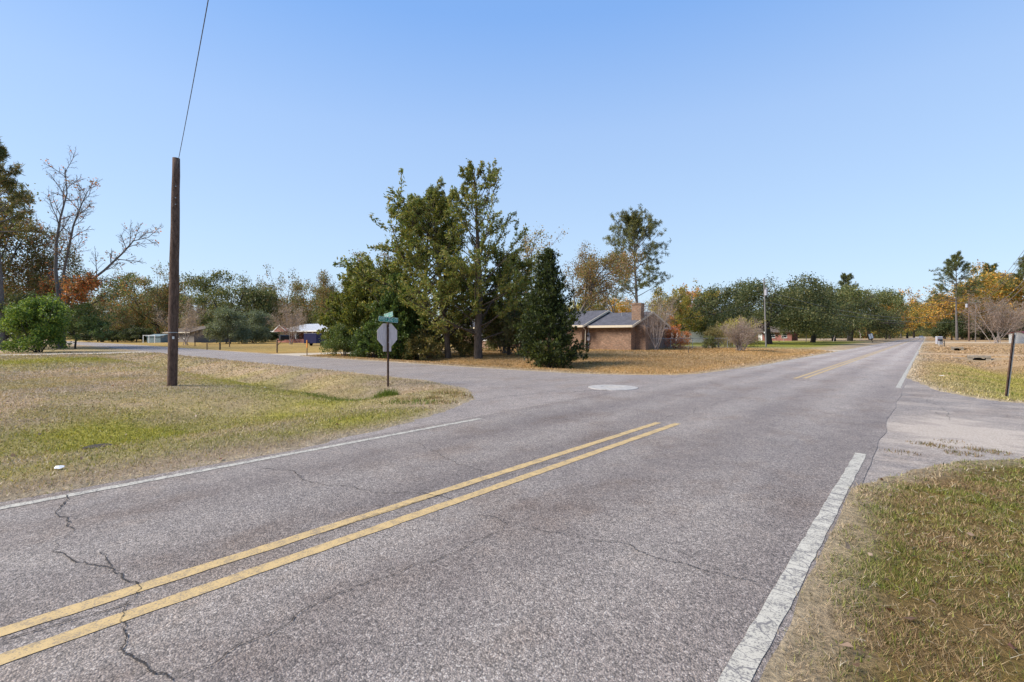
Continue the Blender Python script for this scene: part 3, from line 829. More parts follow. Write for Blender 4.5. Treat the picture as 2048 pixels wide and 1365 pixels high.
def p_cedar_tall(seed, hgt=13.5, lean=(0, 0), width=4.6, trunk=0.30, open_from=0.42, pal=G_CEDAR, per=9, nb=44, b0=0.08, bark_m=None, thin=0.42):
    """aged open red cedar: long rising side limbs, feathery sprays at their ends, see-through top, denser skirts"""
    P = Plant(seed); r = P.r
    tp = P.path((0, 0, -0.2), (lean[0], lean[1], 1), hgt * 0.99, 12, 0.03, 0.03); P.limb(tp, trunk, 0.03, 9)
    for i in range(nb):
        f = b0 + (0.96 - b0) * (i + r.uniform(0, 1)) / nb
        p, d = P.side(tp, f)
        az = i * 2.4 + r.uniform(-.6, .6)
        wd = (width * (1 - f) ** 0.58 * r.uniform(0.5, 1.1) + 0.35)
        if r.random() < 0.18: wd *= 1.3
        el = math.radians(14 + 34 * f + r.uniform(-10, 14))
        dd = np.array([math.cos(az) * math.cos(el), math.sin(az) * math.cos(el), math.sin(el)])
        q = P.path(p, dd, wd, 6, 0.10, 0.045); P.limb(q, 0.024 + 0.055 * (1 - f), 0.014, 4)
        n0 = len(P.sites)
        P.grow(q, wd, 0.035, 0, [dict(n=9, a=.34, ang=(24, 55), len=.40, rad=.55, wig=.16, up=.05, sides=3, tap=.45, leaf=6, seg=3, rmin=.011)])
        for t in np.linspace(0.72, 1, 4):
            g, dg = P.side(q, t); P.sites.append(g); P.dirs.append(dg)
        if f > open_from:
            keep = [k for k in range(n0, len(P.sites)) if r.random() < thin + 0.25 * (np.hypot(*(P.sites[k] - p)[:2]) / wd)]
            P.sites[n0:] = [P.sites[k] for k in keep]; P.dirs[n0:] = [P.dirs[k] for k in keep]
    for t in np.linspace(0.88, 1, 7):
        g, dg = P.side(tp, t); P.sites.append(g); P.dirs.append(dg)
    V, c = leaf_quads(r, P.sites, P.dirs, per, 0.075, 0.21, 0.07, pal, 0.55, 0.3)
    return finish(P, "cedar", bark_m or M['bark_cedar'], V, c)

def p_cone(seed, hgt=6.6, rad=2.0, pal=G_CONE, n=2600, per=11, ls=0.17, power=0.8, b0=0.02):
    P = Plant(seed); r = P.r
    tp = P.path((0, 0, -0.2), (0, 0, 1), hgt * 0.97, 6, 0.02, 0.03); P.limb(tp, 0.12, 0.02, 7)
    nb = 110
    for i in range(nb):
        f = (i + 0.5) / nb; z = hgt * (b0 + (0.97 - b0) * f ** 0.95)
        rr = rad * (1 - f) ** power * r.uniform(0.55, 1.2) + 0.08
        if f < 0.10: rr *= 0.75 + 2.5 * f
        az = i * 2.4; el = math.radians(18 + 35 * f)
        p0 = np.array([0, 0, max(0.05, z - rr * math.tan(el) * 0.7)])
        dd = np.array([math.cos(az) * math.cos(el), math.sin(az) * math.cos(el), math.sin(el)])
        q = P.path(p0, dd, rr / math.cos(el), 4, 0.06, 0.05); P.limb(q, 0.02, 0.006, 3)
        m = max(4, int(n / nb * (0.4 + 1.2 * (1 - f))))
        for k in range(m):
            t = 0.30 + 0.70 * r.random() ** 0.7
            g, dg = P.side(q, t)
            P.sites.append(g + r.normal(0, 0.11 + 0.10 * (1 - f), 3)); P.dirs.append(nrm(dg + np.array([0, 0, 0.7])))
    s = np.array(P.sites); s[:, 2] = np.maximum(s[:, 2], 0.06)
    V, c = leaf_quads(r, s, P.dirs, per, 0.055, ls, ls * 0.42, pal, 0.6, 0.3)
    return finish(P, "cone", M['bark_dark'], V, c)

def p_shrub(seed, hgt=2.6, rad=1.9, pal=G_BUSH, n=900, per=12, ls=0.09, stems=14, leafy=True, twigs=False, b=M['bark_grey'], fill=0.6, lw=0.6, al=0.3, sp=0.05):
    P = Plant(seed); r = P.r
    for i in range(stems):
        az = i * 2.4; el = math.radians(r.uniform(42, 84))
        d = np.array([math.cos(az) * math.cos(el), math.sin(az) * math.cos(el), math.sin(el)])
        q = P.path((r.normal(0, rad * .07), r.normal(0, rad * .07), -0.05), d, hgt * r.uniform(0.75, 1.05), 5, 0.08, 0.02 if twigs else 0.01)
        rs = 0.012 * hgt ** 0.8; P.limb(q, rs, rs * 0.35, 4)
        P.grow(q, hgt, rs, 0, [dict(n=8 if twigs else 4, a=.2, ang=(15, 42), len=.42, rad=.55, wig=.12, up=.05, sides=3, seg=4, rmin=.005),
                               dict(n=7 if twigs else 3, a=.15, ang=(15, 45), len=.5, rad=.55, wig=.15, up=.04, sides=3, seg=3, leaf=2, rmin=.0045)])
    V = c = None
    if leafy:
        if n:
            lb = lobes(r, 18, (0, 0, hgt * 0.48), rad * 0.95, hgt * 0.50, rad * 0.33, -0.95)
            s, d = shell_sites(r, lb, n, 0.85, fill)
            s[:, 2] = np.where(s[:, 2] < 0.08, 0.08 + r.random(len(s)) * 0.3, s[:, 2])
            s = np.concatenate([s, np.array(P.sites)]); d = np.concatenate([d, np.array(P.dirs)])
        else: s, d = np.array(P.sites), np.array(P.dirs)
        V, c = leaf_quads(r, s, d, per, rad * sp, ls, ls * lw, pal, al)
    return finish(P, "shrub", b, V, c)

def plant(name, proto, px, depth, label, cat, sc=1.0, rz=None, group=None, xy=None, sx=None):
    x, y = xy if xy else at(px, depth)
    o = tag(empty(name, (x, y, H(x, y)), random.uniform(0, 6.28) if rz is None else rz), label, cat, group)
    o.scale = (sx or sc, sx or sc, sc)
    link("trunk", proto[0], o)
    if proto[1]: link("crown", proto[1], o)
    return o
def fit(depth, top, h): return (zat(top, depth)) / h      # scale so that the top reaches that row

FACE = YAW   # plants modelled to be seen along +Y are turned to face the road crossing

# --- the cedar group on the corner
cedarA = p_cedar_tall(101, 13.6, (0.02, 0), 6.0, 0.33, nb=60, b0=0.10)
cedarB = p_cedar_tall(102, 13.0, (0.0, 0.02), 5.4, 0.24, nb=56, b0=0.12)
plant("cedar_tree", cedarA, 957, 32.0, "tallest open cedar with a thick bare trunk on the corner", "tree", fit(32, 318, 14.5), 0.4)
plant("cedar_tree", cedarB, 897, 33.2, "slimmer cedar with dark trunk close beside the tallest cedar", "tree", fit(33.2, 345, 13.8), 2.2)
cedarC = p_cedar_tall(103, 9.0, (0.0, 0.0), 5.4, 0.18, nb=60, b0=0.05, per=11, open_from=0.7, thin=0.6)
plant("cedar_tree", cedarC, 850, 35.5, "bushy olive cedar spreading left of the two tall cedars", "tree", fit(35.5, 392, 9.4), 1.0)
plant("cedar_tree", cedarC, 1018, 35.5, "shorter bushy cedar filling in right of the tallest cedar", "tree", fit(35.5, 505, 9.4), 3.4)
cedarD = p_cone(104, 6.5, 3.0, [(0.030, 0.050, 0.012), (0.048, 0.068, 0.016), (0.020, 0.040, 0.012), (0.06, 0.08, 0.02)], 3000, 11, 0.21, 0.55)
plant("cedar_tree", cedarD, 800, 34.0, "low dense dark green cedar right behind the stop sign", "tree", fit(34, 540, 6.6), 0.3)
plant("cedar_tree", p_cone(105, 6.6, 2.15, G_CONE, 2700, 11, 0.15, 0.72), 1098, 25.6, "small dark conical cedar standing by the side street", "tree", fit(25.6, 492, 6.5), 0.0)
olive = p_cone(106, 6.4, 3.6, [(0.060, 0.072, 0.014), (0.085, 0.088, 0.018), (0.045, 0.058, 0.014), (0.11, 0.10, 0.022)], 3000, 11, 0.22, 0.5, 0.04)
plant("evergreen_tree", olive, 726, 39.0, "wide olive green evergreen hiding the right end of the red brick house", "tree", fit(39, 525, 6.4), 0.9)
browntop = p_decid(107, 11.0, A_BROWN + G_LIVE2, 3, 9, 0.17, 0.26, 0.2, M['bark_dark'], (25, 55))
plant("oak_tree", browntop, 748, 44.0, "thin brown topped oak rising behind the olive evergreen", "tree", fit(44, 498, 11.0), 0.2)
plant("oak_tree", browntop, 668, 60.0, "brownish oak behind the red brick house, beside the olive evergreen", "tree", fit(60, 545, 11.0), 2.6)
oakF = p_decid(108, 15.0, A_BROWN + [(0.09, 0.085, 0.03), (0.11, 0.095, 0.03)], 3, 9, 0.19, 0.34, 0.27, M['bark_grey'], (28, 52), 13, spreadx=1.0, up=.06)
plant("oak_tree", oakF, 1139, 60.0, "spreading brown leaved oak above the conical cedar", "tree", fit(60, 455, 15.9), 0.5)
plant("oak_tree", p_decid(109, 11.5, A_OLIVE + A_BROWN, 1, 6, 0.16, 0.3, 0.17, M['bark_grey'], (15, 38), 11, up=.05), 1062, 42.0, "half bare oak with thin upright twigs between tall and conical cedars", "tree", fit(42, 452, 11.7), 1.0)
plant("low_shrub", p_shrub(110, 2.0, 1.7, [(0.07, 0.065, 0.02), (0.12, 0.09, 0.03), (0.05, 0.055, 0.018)], 500, 10, 0.11), 845, 33.0, "low olive scrub under the bushy cedar", "shrub", 1.0)
plant("low_shrub", p_shrub(111, 1.9, 1.6, [(0.07, 0.065, 0.02), (0.14, 0.10, 0.03), (0.05, 0.055, 0.018)], 380, 10, 0.11), 925, 34.5, "low yellowish scrub between the two tall cedar trunks", "shrub", 1.0)
plant("low_shrub", p_shrub(112, 1.6, 1.4, [(0.05, 0.06, 0.02), (0.08, 0.08, 0.025)], 400, 10, 0.11), 1000, 44.0, "grey green scrub on the lawn behind the tallest cedar", "shrub", 1.0)

plant("tangled_shrub", p_shrub(113, 3.0, 1.9, [(0.085, 0.075, 0.05), (0.12, 0.10, 0.07), (0.06, 0.065, 0.03)], 420, 8, 0.12, 16, True, True), 1012, 38.0, "grey tangled shrub between tallest and conical cedars", "shrub", fit(38, 600, 3.0), 0.5)
plant("tangled_shrub", p_shrub(114, 2.6, 1.5, [(0.06, 0.07, 0.025), (0.10, 0.09, 0.05)], 380, 8, 0.12, 12, True, True), 1040, 34.0, "lower grey green shrub touching the conical cedar's left side", "shrub", fit(34, 622, 2.6), 0.5)

# --- around the tan brick house
pine1 = p_pine(121, 21.0, 0.72, 8.2, 0.38, 17, nb=62, skew=0.62, pal=[(0.058, 0.064, 0.020), (0.080, 0.080, 0.026), (0.046, 0.054, 0.020), (0.102, 0.090, 0.032)], ls=0.5, nk=7, shape=lambda u: 0.95 if u < .18 else 0.55 + 0.25 * math.sin((u - .18) * 4.2) if u < .7 else 0.78 * math.sqrt(max(0.03, (1.02 - u) / .32)))
plant("pine_tree", pine1, 1275, 76.0, "tall open pine rising straight behind the brick chimney", "tree", fit(76, 425, 22.9), 0.3)
slim = p_decid(122, 13.0, A_OLIVE, 1, 1, 0.2, 0.3, 0.17, M['bark_grey'], (14, 32), 7, up=.04, n2=4)
plant("bare_tree", slim, 1234, 72.0, "slender nearly bare tree leaning left of the pine trunk", "tree", fit(72, 520, 13.0), 1.2)
pine2 = p_pine(123, 14.0, 0.55, 4.0, 0.2, 13, nb=20, ls=0.5)
plant("pine_tree", pine2, 1183, 74.0, "small thin pine over the shingled roof", "tree", fit(74, 555, 14.0), 1.2)
gold1 = p_live_oak(124, 5.5, 9.0, A_GOLD, 0.25, 700, 0.5, 12, 0.28)
gold2 = p_live_oak(125, 5.0, 9.0, A_OLIVE, 0.25, 700, 0.5, 12, 0.28)
plant("autumn_tree", gold1, 1226, 92.0, "round golden tree showing over the roof ridge", "tree", fit(92, 598, 8.6), 0.3)
plant("autumn_tree", gold2, 1166, 90.0, "olive tree showing over the roof left of the golden one", "tree", fit(90, 596, 8.6), 1.3)
plant("autumn_tree", gold2, 1345, 86.0, "tall olive and gold tree behind the red shrub", "tree", fit(86, 572, 8.6), 2.0, sx=0.95)
plant("autumn_tree", p_live_oak(126, 4.2, 10.0, A_RED + A_GOLD, 0.22, 420, 0.7, 11, 0.26), 1393, 104.0, "thin red leaved tree behind the white gabled house", "tree", fit(104, 582, 9.6), 0.4)
rusty = p_live_oak(127, 4.5, 9.0, A_GOLD + A_RED, 0.22, 480, 0.6, 11, 0.26)
plant("autumn_tree", rusty, 1372, 108.0, "rust and gold tree beside the thin red one", "tree", fit(108, 600, 8.6), 0.4)
grey_tw = p_shrub(128, 5.0, 2.7, T_PINK, 0, 1, 0.06, 7, True, True, M['bark_pale'])
plant("bare_tree", p_shrub(129, 5.2, 2.6, T_PINK, 0, 3, 0.5, 9, True, True, M['bark_pale'], lw=0.03, al=0.5, sp=0.10), 1313, 47.0, "small bare grey tree by the chimney", "tree", fit(47, 590, 5.2), 0.7, sx=0.75)
plant("red_shrub", p_shrub(130, 2.4, 1.9, A_RUST, 620, 10, 0.10, 10, True, False, M['bark_dark']), 1350, 53.0, "rust red shrub behind the chain link fence", "shrub", fit(53, 655, 2.6), sx=0.95)
plant("green_shrub", p_shrub(133, 1.6, 0.9, G_LIVE2, 300, 10, 0.1, 7), 1418, 53.5, "small dark green shrub at the chain link fence", "shrub", 0.9)
plant("bare_shrub", p_shrub(131, 2.7, 2.0, T_PINK, 0, 3, 0.3, 22, True, True, M['bark_pale'], lw=0.045, al=0.55, sp=0.07), 1481, 45.0, "pinkish bare shrub with many stems on the brown lawn", "shrub", fit(45, 645, 2.7), 0.4)
plant("yellow_shrub", p_shrub(132, 3.0, 2.3, [(0.20, 0.19, 0.03), (0.14, 0.13, 0.03), (0.26, 0.19, 0.04)], 500, 9, 0.12), 1478, 60.0, "yellow green shrub behind the pinkish bare shrub", "shrub", fit(60, 640, 3.0))
plant("yellow_shrub", p_shrub(134, 2.8, 1.8, [(0.10, 0.085, 0.035), (0.14, 0.11, 0.04)], 420, 9, 0.11), 1436, 57.0, "dull brown green shrub at the end of the chain link fence", "shrub", fit(57, 650, 2.8))

# --- live oaks along the main road
oak1 = p_live_oak(141, 10.0, 11.0, G_LIVE, 0.62, 2400, 0.4, 13, 0.30)
oak2 = p_live_oak(142, 9.0, 11.0, G_LIVE, 0.5, 2200, 0.4, 13, 0.30)
oak3 = p_live_oak(143, 8.0, 12.0, G_LIVE2, 0.45, 1500, 0.55, 12, 0.32)
lo = "live oaks along the main road"
plant("live_oak", oak1, 1538, 80.0, "big live oak with thick dark trunk behind the grey utility pole", "tree", fit(80, 560, 11.3), 0.2, lo)
plant("live_oak", oak2, 1452, 92.0, "live oak spreading over the white gabled house", "tree", fit(92, 580, 10.6), 1.2, lo, sx=0.92)
plant("live_oak", oak2, 1625, 98.0, "live oak with its dark skirt over the green lawn, second along the road", "tree", fit(98, 574, 11.3), 2.0, lo)
plant("live_oak", oak1, 1700, 128.0, "live oak right before the pine top, third along the road", "tree", fit(128, 592, 10.6), 3.0, lo, sx=1.15)
plant("live_oak", oak3, 1668, 118.0, "olive tinted live oak between the second and third along the road", "tree", fit(118, 580, 11.6), 0.0, lo)
pineR = p_pine(145, 22.0, 0.5, 7.4, 0.3, 17, nb=36, ls=0.62, pal=G_PINE[:3])
plant("pine_tree", pineR, 1697, 150.0, "pine poking above the live oaks", "tree", fit(150, 552, 22.0), 0.0)
plant("live_oak", oak3, 1742, 150.0, "last live oak before the golden tree", "tree", fit(150, 585, 11.6), 1.0, lo)
small = p_decid(146, 7.0, G_LIVE2, 2, 7, 0.2, 0.3, 0.12, M['bark_pale'], (15, 35), 6)
for i, (px, dp, tp, lb) in enumerate([(1568, 112, 640, "small pale trunked tree nearest the big oak trunk"), (1612, 106, 640, "small pale trunked tree in the middle of the oak lawn"),
                         (1667, 112, 640, "small forked pale tree near the end of the oak lawn"), (1694, 122, 642, "small leaning tree beside the forked pale tree"), (1722, 140, 640, "thin pale tree left of the leaning white board")]):
    plant("young_tree", small, px, dp, lb, "tree", fit(dp, tp, 7.0), i * 1.1, "young trees under the oaks")
gold3 = p_live_oak(147, 6.5, 11.0, A_GOLD, 0.3, 1000, 0.5, 12, 0.34)
plant("autumn_tree", gold3, 1780, 190.0, "golden tree left of where the road vanishes", "tree", fit(190, 606, 10.6), 0.0)
plant("autumn_tree", gold2, 1772, 172.0, "olive gold bush before the golden tree", "tree", fit(172, 632, 8.6), 0.8)
plant("live_oak", oak3, 1815, 240.0, "dark oak right of the golden tree", "tree", fit(240, 606, 11.6), 0.0, lo, sx=1.1)
plant("live_oak", oak2, 1828, 300.0, "farthest dark oak where the road vanishes", "tree", fit(300, 628, 10.6), 0.0, lo, sx=1.2)
plant("pine_tree", pineR, 1802, 255.0, "small far pine over the dark oak", "tree", fit(255, 596, 22.0), 0.7)

# --- right of the road
plant("pine_tree", p_pine(151, 25.0, 0.55, 8.8, 0.36, 18, nb=40, ls=0.75, pal=G_PINE[:3]), 1914, 150.0, "tallest pine beyond the dark mailbox", "tree", fit(150, 515, 25.0), 0.0)
rt = "autumn trees right of the main road"
goldR = p_live_oak(152, 8.5, 15.0, A_GOLD + A_OLIVE, 0.35, 1700, 0.5, 12, 0.36)
goldR2 = p_live_oak(153, 8.0, 15.0, A_GOLD + A_BROWN, 0.35, 1500, 0.55, 12, 0.36)
plant("autumn_tree", goldR, 1890, 200.0, "olive and gold tree behind the tallest pine, next to the road", "tree", fit(200, 590, 14.6), 0.0, rt)
plant("autumn_tree", goldR2, 1965, 165.0, "orange tree above the bare crape myrtle", "tree", fit(165, 545, 14.6), 1.0, rt)
plant("autumn_tree", goldR, 2025, 150.0, "big orange and olive tree over the white shed", "tree", fit(150, 533, 14.6), 2.0, rt)
plant("autumn_tree", goldR2, 1925, 185.0, "brownish gold tree filling the gap behind the wire pole", "tree", fit(185, 585, 14.6), 2.6, rt)
plant("pine_tree", pineR, 2062, 140.0, "pine reaching in at the photo's right edge", "tree", fit(140, 515, 22.0), 1.0)
plant("pine_tree", pineR, 1880, 240.0, "thin pine nearest the vanishing road on its right", "tree", fit(240, 592, 22.0), 2.0)
plant("pine_tree", pineR, 1985, 178.0, "dark pine crown behind the orange tree", "tree", fit(178, 532, 22.0), 0.2)
plant("live_oak", oak3, 1868, 330.0, "dark far oak closing the right side of the road", "tree", fit(330, 628, 11.6), 0.4)
bg_ = p_live_oak(154, 5.5, 6.0, [(0.020, 0.030, 0.012), (0.035, 0.045, 0.016), (0.05, 0.05, 0.02)], 0.2, 900, 0.5, 12, 0.34, base=0.42)
for i, (px, lb) in enumerate([(1903, "dark understorey bush beside the tallest pine trunk"), (1945, "dark understorey bush behind the wire pole"), (1985, "dark understorey bush behind the crape myrtle trunk"), (2032, "dark understorey bush behind the white shed")]):
    plant("understorey_bush", bg_, px, 158 + 4 * i, lb, "bush", fit(158, 640, 5.8), i * 1.3, "dark bushes under the autumn trees")
myrtle = p_shrub(155, 8.2, 5.2, T_PINK, 0, 6, 0.9, 11, True, True, M['bark_pale'], lw=0.035, al=0.55, sp=0.09)
plant("crape_myrtle", myrtle, 1993, 96.0, "wide bare pinkish crape myrtle with pale stems", "tree", fit(96, 604, 8.0), 0.5, sx=1.0)

# --- left background
baretree_spec = [dict(n=15, a=.25, ang=(22, 55), len=.25, rad=.42, wig=.13, up=.05, sides=4, seg=5, tap=.45, rmin=.035),
                 dict(n=8, a=.2, ang=(22, 50), len=.45, rad=.5, wig=.15, up=.05, sides=3, seg=4, tap=.3, rmin=.024),
                 dict(n=6, a=.2, ang=(20, 50), len=.45, rad=.5, wig=.18, up=.04, sides=3, seg=3, leaf=1, rmin=.015)]
P = Plant(161)
def limbpts(rows, k):  # (px offset, row) on a plane across the view at the tree's own distance
    return np.array([((a) / k, P.r.normal(0, 0.15) + dy, (695 - b) / k) for a, b, dy in rows])
kk = FPX / 57.0
trunk_ = limbpts([(0, 702, 0), (0, 640, 0), (1, 596, 0.1)], kk); P.limb(trunk_, 0.42, 0.33, 9)
for rows, r0 in (([(1, 596, 0), (-4, 540, 0), (-8, 480, 0.3), (-7, 430, 0.6), (0, 380, 0.8), (-4, 328, 0.9)], 0.24),
                 ([(1, 596, 0), (20, 540, -.5), (36, 498, -1.0), (52, 455, -1.3), (68, 420, -1.6), (80, 388, -1.8)], 0.19),
                 ([(1, 600, 0), (35, 570, 1), (68, 535, 1.6), (98, 495, 2.2), (118, 472, 2.5), (142, 462, 3.0)], 0.20),
                 ([(1, 620, 0), (30, 610, -1), (62, 590, -2), (95, 575, -3), (118, 570, -3.5)], 0.15),
                 ([(0, 605, 0), (-22, 585, 1), (-45, 565, 2), (-60, 530, 2.4)], 0.13)):
    pts = limbpts(rows, kk); P.limb(pts, r0, 0.035, 7)
    L = np.linalg.norm(np.diff(pts, axis=0), axis=1).sum()
    P.grow(pts, L, r0, 0, baretree_spec)
st = np.array(P.sites); sd_ = np.array(P.dirs)
low = (st[:, 2] < 8.2) | (P.r.random(len(st)) < 0.06)
V, c_ = leaf_quads(P.r, st[low], sd_[low], 5, 0.22, 0.24, 0.15, A_RUST + A_BROWN, 0.3)
bx = at(118, 57)
o = tag(empty("bare_tree", (bx[0], bx[1], H(*bx)), YAW), "tall bare tree with three long crooked limbs behind the green bush", "tree")
tm, cm = finish(P, "bare_oak", M['bark_grey'], V, c_)
link("trunk", tm, o); link("crown", cm, o)

plant("pine_tree", p_pine(162, 23.0, 0.42, 4.6, 0.36, 18, nb=28, ls=0.62, pal=G_PINE + [(0.13, 0.085, 0.035)]), 2, 52.0, "tall dark pine at the photo's left edge", "tree", fit(52, 285, 23.0), 1.0)
brl = p_decid(163, 15.0, A_BROWN + G_LIVE2, 3, 8, 0.2, 0.35, 0.24, M['bark_grey'], (20, 45), 12)
plant("oak_tree", brl, 28, 62.0, "brown leaved oak right under the left pine's crown", "tree", fit(62, 460, 15.0), 0.0)
plant("oak_tree", brl, -55, 56.0, "twiggy oak reaching in from beyond the photo's left edge", "tree", fit(56, 320, 15.0), 1.7)
plant("autumn_tree", p_live_oak(164, 4.5, 8.0, A_BROWN + A_RUST[1:2] + G_LIVE2, 0.25, 700, 0.6, 11, 0.24), 78, 64.0, "rust brown tree behind the bright green bush", "tree", fit(64, 550, 7.8), 0.0)
plant("evergreen_tree", p_live_oak(165, 4.5, 8.0, G_LIVE, 0.25, 900, 0.6, 11, 0.24), 15, 54.0, "dark evergreen left of the bright green bush", "tree", fit(54, 585, 7.8), 0.0)
plant("green_bush", p_shrub(166, 5.0, 3.0, G_BUSH, 1900, 12, 0.17, 12, True, False, M['bark_dark'], 0.55), 72, 44.0, "big bright green leafy bush at the lawn's edge", "bush", fit(44, 603, 5.0), 0.0)
plant("evergreen_tree", p_live_oak(167, 3.4, 6.0, [(0.04, 0.06, 0.02), (0.06, 0.085, 0.025), (0.08, 0.09, 0.03)], 0.12, 900, 0.55, 11, 0.2), 150, 56.0, "small dark evergreen with crooked stems right of the bright green bush", "tree", fit(56, 608, 5.8), 0.0)
lb_ = "oaks behind the side street"
oakL1 = p_live_oak(168, 10.0, 13.0, G_LIVE2 + G_LIVE, 0.5, 1700, 0.55, 12, 0.34)
oakL2 = p_live_oak(169, 9.0, 13.0, G_LIVE2 + A_BROWN, 0.45, 1300, 0.7, 11, 0.34)
oakL3 = p_live_oak(170, 8.5, 13.0, A_BROWN + G_LIVE2, 0.45, 1100, 0.7, 11, 0.32)
for px, dp, tp, pr, sx, lb in [
        (205, 108, 600, oakL3, 0.75, "low brown oak right of the small crooked evergreen"),
        (262, 128, 562, oakL1, 1.1, "dark oak just left of the stub pole, over the blue grey shed"),
        (318, 122, 566, oakL2, 1.0, "oak touching the stub pole on its left side"),
        (382, 128, 566, oakL2, 0.9, "thin crowned oak just right of the stub pole"),
        (455, 112, 558, oakL1, 1.15, "broad dark oak above the brown roofed house"),
        (520, 126, 585, oakL3, 0.9, "brown tinged oak right of the broad dark oak"),
        (568, 135, 572, oakL2, 1.0, "open crowned oak above the white metal roof's left end"),
        (625, 128, 574, oakL2, 0.95, "open crowned oak above the white metal roof's middle"),
        (690, 120, 578, oakL1, 0.9, "dark oak behind the white metal roof's right end"),
        (225, 118, 618, oakL1, 0.7, "low dark oak behind the bend of the side street")]:
    plant("oak_tree", pr, px, dp, lb, "tree", fit(dp, tp, 12.4), random.uniform(0, 6), lb_, sx=sx)
greyfe = p_shrub(171, 6.4, 4.2, [(0.075, 0.085, 0.055), (0.10, 0.11, 0.07), (0.06, 0.075, 0.04)], 1300, 12, 0.24, 10)
plant("evergreen_tree", greyfe, 455, 84.0, "grey green bushy tree in front of the brown roofed house", "tree", fit(84, 622, 6.2), 0.0)
plant("evergreen_tree", greyfe, 505, 90.0, "grey green bushy tree left of the red brick house", "tree", fit(90, 628, 6.2), 1.7)
plant("bare_tree", p_shrub(172, 5.6, 2.6, T_PINK, 0, 4, 0.7, 5, True, True, M['bark_pale'], lw=0.04, al=0.5, sp=0.10), 371, 76.0, "small bare tree with two pale stems beside the stub pole", "tree", fit(76, 612, 5.6), 0.0)
plant("bare_tree", p_shrub(173, 5.4, 2.6, T_PINK, 0, 4, 0.7, 6, True, True, M['bark_pale'], lw=0.04, al=0.5, sp=0.10), 582, 78.0, "small bare tree in front of the red brick house", "tree", fit(78, 618, 5.4), 0.0)
for i, (px, dp, tp, lb) in enumerate([(196, 112, 672, "dark low hedge bush at the street's far bend"), (235, 106, 668, "dark low hedge bush beside the street's far bend"), (272, 104, 664, "yellowish understorey bush left of the blue grey shed"),
                              (530, 104, 668, "dark low bush against the red brick house's left wall"), (420, 106, 672, "dark low bush against the brown roofed house")]):
    plant("low_bush", bg_, px, dp, lb, "bush", fit(dp, tp, 5.8) * 1.3, i * 1.1, "low bushes behind the side street", sx=0.7)
plant("green_shrub", p_shrub(174, 2.6, 2.3, [(0.035, 0.055, 0.014), (0.055, 0.075, 0.018), (0.08, 0.09, 0.03)], 1100, 11, 0.12), 690, 37.0, "dark leafy shrub at the foot of the olive evergreen", "shrub", 0.85)
plant("green_shrub", p_shrub(175, 2.6, 2.3, [(0.025, 0.040, 0.012), (0.040, 0.060, 0.014)], 900, 11, 0.12), 748, 36.0, "dark leafy shrub between olive evergreen and stop sign", "shrub", 0.95)

# --- far woods that read as one mass
def woods():
    r = np.random.default_rng(5); Vs = []; Cs = []
    for b0, b1, d0, d1, h, dens in ((-350, 1500, 165, 235, 11, 900), (1480, 1800, 215, 330, 12, 420), (1868, 2500, 195, 330, 15, 520), (1790, 1900, 560, 700, 15, 300)):
        n = dens
        px = r.uniform(b0, b1, n); dp = r.uniform(d0, d1, n)
        X = (px - CPX) / FPX * dp; x = X * CY - dp * SY; y = X * SY + dp * CY
        ok = (x < -12) | (x > 9) | (y > 560); x, y = x[ok], y[ok]; n = len(x)
        hh = h * r.uniform(0.55, 1.1, n)
        for i in range(n):
            m = 26
            z = hh[i] * r.random(m) ** 0.8
            rad = 4.2 * np.sqrt(np.clip(1.05 - (z / hh[i]) ** 2, 0.05, 1))
            t = r.uniform(0, 6.28, m)
            s = np.stack([x[i] + rad * np.cos(t) * r.random(m) ** .4, y[i] + rad * np.sin(t) * r.random(m) ** .4, z], -1)
            pal = [G_LIVE2, G_LIVE, A_OLIVE, A_BROWN, G_LIVE2][r.integers(0, 5)]
            V, c = leaf_quads(r, s, nrm(r.normal(0, 1, (m, 3))), 9, 0.6, 0.75, 0.5, pal, 0.2)
            Vs.append(V); Cs.append(c)
    return np.concatenate(Vs), np.concatenate(Cs)
V, c_ = woods()
tag(link("far_woods", raw_mesh("far_woods", V, 4, M['leaf'], c_)), "mixed green and brown woods closing the view behind houses", "woods", kind="stuff")

# ------------------------------------------------------------------ buildings
def roof_slabs(mb, axis, a0, a1, b0, bm, b1, ze, zr, th=0.12, ze2=None):
    """two pitched slabs; ridge runs along the axis from a0 to a1; eaves at b0 and b1"""
    for bb, zz in ((b0, ze), (b1, ze if ze2 is None else ze2)):
        pts = []
        for a in (a0, a1):
            for (b, z) in ((bb, zz), (bm, zr), (bm, zr + th), (bb, zz + th)):
                pts.append((a, b, z) if axis == 'x' else (b, a, z))
        mb.add(pts, [(0, 1, 2, 3), (7, 6, 5, 4), (0, 4, 5, 1), (1, 5, 6, 2), (2, 6, 7, 3), (3, 7, 4, 0)])
def board(mb, p, q, h, t, axis):
    """a sloped board from p to q, height h, thickness t along the axis"""
    ax = 0 if axis == 'x' else 1
    vs = []
    for s in (-t / 2, t / 2):
        for (P_, dz) in ((p, 0), (q, 0), (q, h), (p, h)):
            v = [P_[0], P_[1], P_[2] + dz]; v[ax] += s; vs.append(tuple(v))
    mb.add(vs, [(0, 1, 2, 3), (7, 6, 5, 4), (0, 4, 5, 1), (1, 5, 6, 2), (2, 6, 7, 3), (3, 7, 4, 0)])
